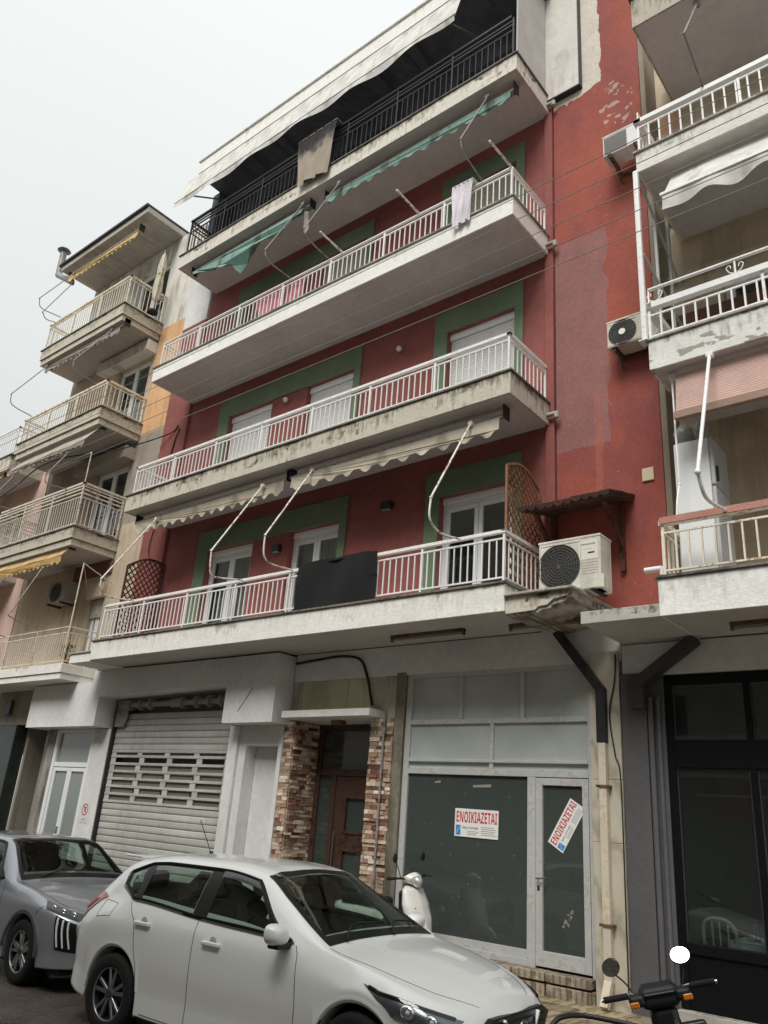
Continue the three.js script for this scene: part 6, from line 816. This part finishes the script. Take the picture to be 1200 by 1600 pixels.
// ---------------------------------------------------------------- white scooter on the pavement
{
  const t = thing('scooter', 'white scooter with a round black mirror standing by the grey pier of the vacant shop', 'scooter', [-7.26, 0.172, 0.55]); t._o = undefined; t.rotation.y = -0.05; t.rotation.x = 0.06;
  const wh = carPaint(0xe3e3dc, { r: 0.4 }), bl = flat(0x1a1a1b, 0.5);
  const loft = (keys, n = 18, s = 12) => gridGeo((i, j) => { const k = i / n * (keys.length - 1), a = Math.min(keys.length - 2, Math.floor(k)), f = k - a, K = keys[a].map((q, z) => mix(q, keys[a + 1][z], f * f * (3 - 2 * f))), an = j / s * Math.PI * 2; return [K[0] + Math.cos(an) * K[2], K[1] + Math.cos(an) * K[4], Math.sin(an) * K[3]]; }, n, s, true);
  M('front_shield', loft([[0.4, 1.03, 0.04, 0.1, 0], [0.44, 0.99, 0.08, 0.19, 0], [0.49, 0.82, 0.11, 0.24, 0], [0.55, 0.64, 0.12, 0.23, 0], [0.6, 0.52, 0.1, 0.17, 0], [0.63, 0.46, 0.03, 0.06, 0]]), wh, t);
  M('shield_lamp', [rb(0.545, 0.6, 0.74, 0.8, -0.14, -0.04, 0.02), rb(0.545, 0.6, 0.74, 0.8, 0.04, 0.14, 0.02)], flat(0x8f9498, 0.15, { metalness: 0.6 }), t);
  M('leg_shield', [rb(0.34, 0.46, 0.35, 0.98, -0.19, 0.19, 0.05, 3)], bl, t);
  M('handlebar_cover', loft([[0.52, 1.06, 0.02, 0.05, 0.03], [0.48, 1.1, 0.06, 0.12, 0.06], [0.4, 1.12, 0.07, 0.15, 0.07], [0.33, 1.11, 0.03, 0.08, 0.04]]), wh, t); M('headlamp', [ball(0.52, 1.08, 0, 0.07, 14)], flat(0xcfd3d6, 0.1, { metalness: 0.5 }), t);
  M('handlebar', [tube([[0.34, 1.12, -0.36], [0.4, 1.12, -0.2], [0.42, 1.1, 0], [0.4, 1.12, 0.2], [0.34, 1.12, 0.36]], 0.014, 24)], bl, t); M('grip', [bar([0.33, 1.12, -0.38], [0.37, 1.12, -0.25], 0.02), bar([0.33, 1.12, 0.38], [0.37, 1.12, 0.25], 0.02), tube([[0.42, 1.14, -0.2], [0.46, 1.13, -0.28], [0.46, 1.12, -0.38]], 0.006, 10, 5)], mRubber, t);
  for (const s of [-1, 1]) M('mirror', [tube([[0.4, 1.13, s * 0.2], [0.39, 1.25, s * 0.24], [0.37, 1.31, s * 0.27]], 0.006, 12, 5), new THREE.SphereGeometry(0.058, 16, 10).scale(0.3, 1, 0.8).translate(0.37, 1.36, s * 0.28)], bl, t);
  const wheel = (x) => { const g = M('wheel', [new THREE.TorusGeometry(0.19, 0.055, 12, 36).translate(x, 0.245, 0)], mRubber, t); M('rim', [cyl(x, 0.245, 0, 0.14, 0.05, 'z', 24), cyl(x, 0.245, 0, 0.05, 0.1, 'z', 16)], flat(0x8b8d8f, 0.4, { metalness: 0.7 }), g); }; wheel(0.62); wheel(-0.62);
  M('fork', [bar([0.45, 0.8, 0.06], [0.62, 0.25, 0.08], 0.022), bar([0.45, 0.8, -0.06], [0.62, 0.25, -0.08], 0.022)], mArmGrey, t); M('front_mudguard', [new THREE.TorusGeometry(0.26, 0.06, 8, 20, 2.0).rotateZ(0.6).translate(0.62, 0.24, 0)], wh, t);
  M('floorboard', [rb(-0.1, 0.45, 0.28, 0.36, -0.18, 0.18, 0.03)], bl, t); M('body', loft([[0.0, 0.55, 0.02, 0.1, 0.1], [-0.15, 0.58, 0.1, 0.17, 0.16], [-0.5, 0.62, 0.1, 0.18, 0.13], [-0.85, 0.66, 0.05, 0.12, 0.08], [-0.95, 0.68, 0.01, 0.03, 0.02]]), wh, t); M('seat', [rb(-0.75, 0.0, 0.72, 0.84, -0.15, 0.15, 0.05, 3)], mRubber, t); M('stand', [bar([-0.1, 0.3, 0.12], [-0.15, 0.0, 0.2], 0.012)], bl, t);
}
// ---------------------------------------------------------------- black moped nearest the camera
{
  const t = thing('moped', 'black moped with orange indicators and round mirrors beside the white car', 'moped', [-1.92, 0.042, 4.10]); t._o = undefined; t.rotation.order = 'YXZ'; t.rotation.y = 2.03; t.rotation.x = -0.26;
  // local: +x forward, z to the rider's right
  const bl = new THREE.MeshPhysicalMaterial({ color: 0x17181a, roughness: 0.45, clearcoat: 0.3 }), pl = flat(0x1d1e20, 0.55), H = 1.05;
  M('headset', [rb(0.3, 0.48, H - 0.11, H + 0.02, -0.13, 0.13, 0.05, 4), rb(0.28, 0.42, H - 0.08, H - 0.01, -0.2, -0.1, 0.025, 3), rb(0.28, 0.42, H - 0.08, H - 0.01, 0.1, 0.2, 0.025, 3)], pl, t);
  M('instrument_panel', [(() => { const g = rb(-0.06, 0.06, -0.01, 0.012, -0.1, 0.1, 0.01); g.rotateZ(0.5); return g.translate(0.34, H + 0.0, 0); })()], canvasMat(128, 64, (g, w, h) => { g.fillStyle = '#1c1f24'; g.fillRect(0, 0, w, h); g.fillStyle = '#596069'; g.fillRect(20, 10, 88, 30); g.fillStyle = '#aab0b6'; g.font = 'bold 18px sans-serif'; g.fillText('VIZA', 38, 58); }, 0.3), t);
  M('handlebar', [tube([[0.26, H, -0.3], [0.34, H - 0.02, -0.18], [0.38, H - 0.06, 0], [0.34, H - 0.02, 0.18], [0.26, H, 0.3]], 0.013, 24)], bl, t);
  for (const s of [-1, 1]) {
    M('grip', [bar([0.265, H, s * 0.2], [0.23, H + 0.005, s * 0.34], 0.019, 12), cyl(0.228, H + 0.005, s * 0.345, 0.02, 0.02, 'z', 12)], mRubber, t); M('bar_end', cyl(0.227, H + 0.005, s * 0.36, 0.012, 0.016, 'z', 10), flat(0xc9cbcc, 0.2, { metalness: 1 }), t);
    M('indicator', [rb(0.255, 0.275, H - 0.075, H - 0.04, s > 0 ? 0.14 : -0.2, s > 0 ? 0.2 : -0.14, 0.008)], new THREE.MeshPhysicalMaterial({ color: 0xd07a14, roughness: 0.2, clearcoat: 1 }), t);
    M('lever', [tube([[0.36, H - 0.01, s * 0.16], [0.36, H - 0.005, s * 0.24], [0.31, H, s * 0.33]], 0.007, 12, 6)], flat(0x8e9092, 0.3, { metalness: 0.8 }), t);
    const st = tube([[0.33, H, s * 0.16], [0.34, H + 0.06, s * 0.19], [0.34, H + 0.12, s * (s > 0 ? 0.19 : 0.24)]], 0.006, 14, 6); const nw = (s > 0 ? V(0.22, 0.5, 0.85) : V(0.05, -0.05, 1)).normalize().applyQuaternion(t.quaternion.clone().invert()), mq = new THREE.Quaternion().setFromUnitVectors(V(0, 1, 0), nw), mc = V(0.335, H + 0.165, s * (s > 0 ? 0.2 : 0.26));
    const mm = M('mirror', [st, new THREE.SphereGeometry(0.064, 22, 14).scale(0.85, 0.3, 1).applyQuaternion(mq).translate(mc.x - nw.x * 0.012, mc.y - nw.y * 0.012, mc.z - nw.z * 0.012)], bl, t);
    M('mirror_glass', new THREE.CylinderGeometry(0.06, 0.06, 0.004, 28).scale(0.85, 1, 1).applyQuaternion(mq).translate(mc.x + nw.x * 0.006, mc.y + nw.y * 0.006, mc.z + nw.z * 0.006), flat(0xf0f2f2, 0.02, { metalness: 1 }), mm);
  }
  M('leg_shield', [rb(0.34, 0.5, 0.42, H - 0.1, -0.09, 0.09, 0.05, 3), rb(0.3, 0.36, 0.35, 0.85, -0.24, 0.24, 0.025, 3)], bl, t); M('key', cyl(0.33, 0.86, 0.06, 0.015, 0.02, 'x', 12), flat(0xbdbfc0, 0.3, { metalness: 1 }), t);
  const wheel = x => { const g = M('wheel', [new THREE.TorusGeometry(0.25, 0.04, 12, 40).translate(x, 0.29, 0)], mRubber, t); const sp = []; for (let i = 0; i < 18; i++) { const a = i / 18 * 6.283; sp.push(bar([x, 0.29, 0], [x + Math.cos(a) * 0.22, 0.29 + Math.sin(a) * 0.22, 0], 0.003, 5)); } M('spokes', [...sp, new THREE.TorusGeometry(0.22, 0.012, 8, 40).translate(x, 0.29, 0), cyl(x, 0.29, 0, 0.045, 0.1, 'z', 16)], mArmGrey, g); }; wheel(0.68); wheel(-0.52);
  M('fork', [bar([0.42, 0.85, 0.07], [0.68, 0.29, 0.08], 0.024), bar([0.42, 0.85, -0.07], [0.68, 0.29, -0.08], 0.024)], pl, t); M('mudguard', [new THREE.TorusGeometry(0.3, 0.05, 8, 20, 2.2).rotateZ(0.5).translate(0.68, 0.29, 0)], bl, t);
  M('frame', [beam([0.38, 0.6, 0], [0.0, 0.42, 0], 0.12, 0.12), beam([0.0, 0.42, 0], [-0.45, 0.6, 0], 0.14, 0.14)], bl, t); M('engine', [rb(-0.1, 0.25, 0.2, 0.4, -0.12, 0.12, 0.05)], pl, t); M('side_panel', [rb(-0.7, -0.05, 0.48, 0.72, -0.13, 0.13, 0.07, 3)], bl, t); M('seat', [rb(-0.7, 0.05, 0.7, 0.79, -0.13, 0.13, 0.04, 3)], mRubber, t); M('exhaust', [bar([0.1, 0.25, 0.14], [-0.6, 0.3, 0.16], 0.04, 12)], mArmGrey, t); M('side_stand', [bar([0.0, 0.25, -0.1], [0.03, 0.03, -0.22], 0.012)], pl, t);
}
// low black tubular rack by the kerb
{ const t = thing('bicycle_rack', 'low black tubular rack standing on the road beside the black moped', 'rack', [-2.9, 0.042, 3.6]); M('hoop', [tube([[-3.12, 0.05, 3.95], [-3.12, 0.6, 3.95], [-3.08, 0.74, 3.82], [-3.0, 0.75, 3.6], [-2.7, 0.73, 3.45], [-2.5, 0.7, 3.35], [-2.46, 0.6, 3.32], [-2.46, 0.05, 3.32]], 0.018, 60, 8, 0.3)], mBlackMetal, t); M('crossbar', [bar([-3.1, 0.62, 3.9], [-2.48, 0.62, 3.34], 0.012)], mBlackMetal, t); for (const [x, z] of [[-3.12, 3.95], [-2.46, 3.32]]) M('foot', cyl(x, 0.047, z, 0.06, 0.012, 'y', 16), mBlackMetal, t); }
// ---------------------------------------------------------------- across the street, behind the camera: mirrored in the glass
{
  const t = thing('apartment_building', 'plain grey and cream apartment terrace across the street, mirrored in the glass', 'building', [-8, 0.04, 14]);
  const m = plaster(0xcbc4b7, { v: 0.08, s: 130, dirt: 0.2 }), m2 = plaster(0xbdbab4, { v: 0.08, s: 131 });
  M('wall', [bx(-34, 14, 0.04, 13.2, 13.2, 16)], m, t);
  for (const y of [3.6, 6.7, 9.8]) { M('balcony_slab', [bx(-33, -18, y, y + 0.25, 12.1, 13.195), bx(-16, -3, y, y + 0.25, 12.1, 13.195), bx(2, 13, y, y + 0.25, 12.1, 13.195)], m2, t); const g = []; for (const [a, b] of [[-33, -18], [-16, -3], [2, 13]]) { g.push(bx(a, b, y + 1.0, y + 1.06, 12.13, 12.18)); for (let x = a; x < b; x += 0.16) g.push(bx(x, x + 0.025, y + 0.25, y + 1.0, 12.14, 12.165)); } M('railing', g, mRail, t); for (let x = -31; x < 12; x += 3.6) M('window', bx(x, x + 1.4, y + 0.3, y + 2.3, 13.17, 13.19), flat(0x2b2f31, 0.2), t); }
  M('ground_floor', [bx(-34, 14, 0.04, 3.4, 13.1, 13.19)], plaster(0x99948b, { v: 0.1, s: 132 }), t);
  struct('far_pavement', bx(-40, 20, -0.1, 0.17, 11.0, 13.05), plaster(0x8a8479, { v: 0.1, s: 133 }));
}
scene.traverse(o => { if (o.isMesh) { o.castShadow = true; o.receiveShadow = true; } });
renderer.render(scene, camera);
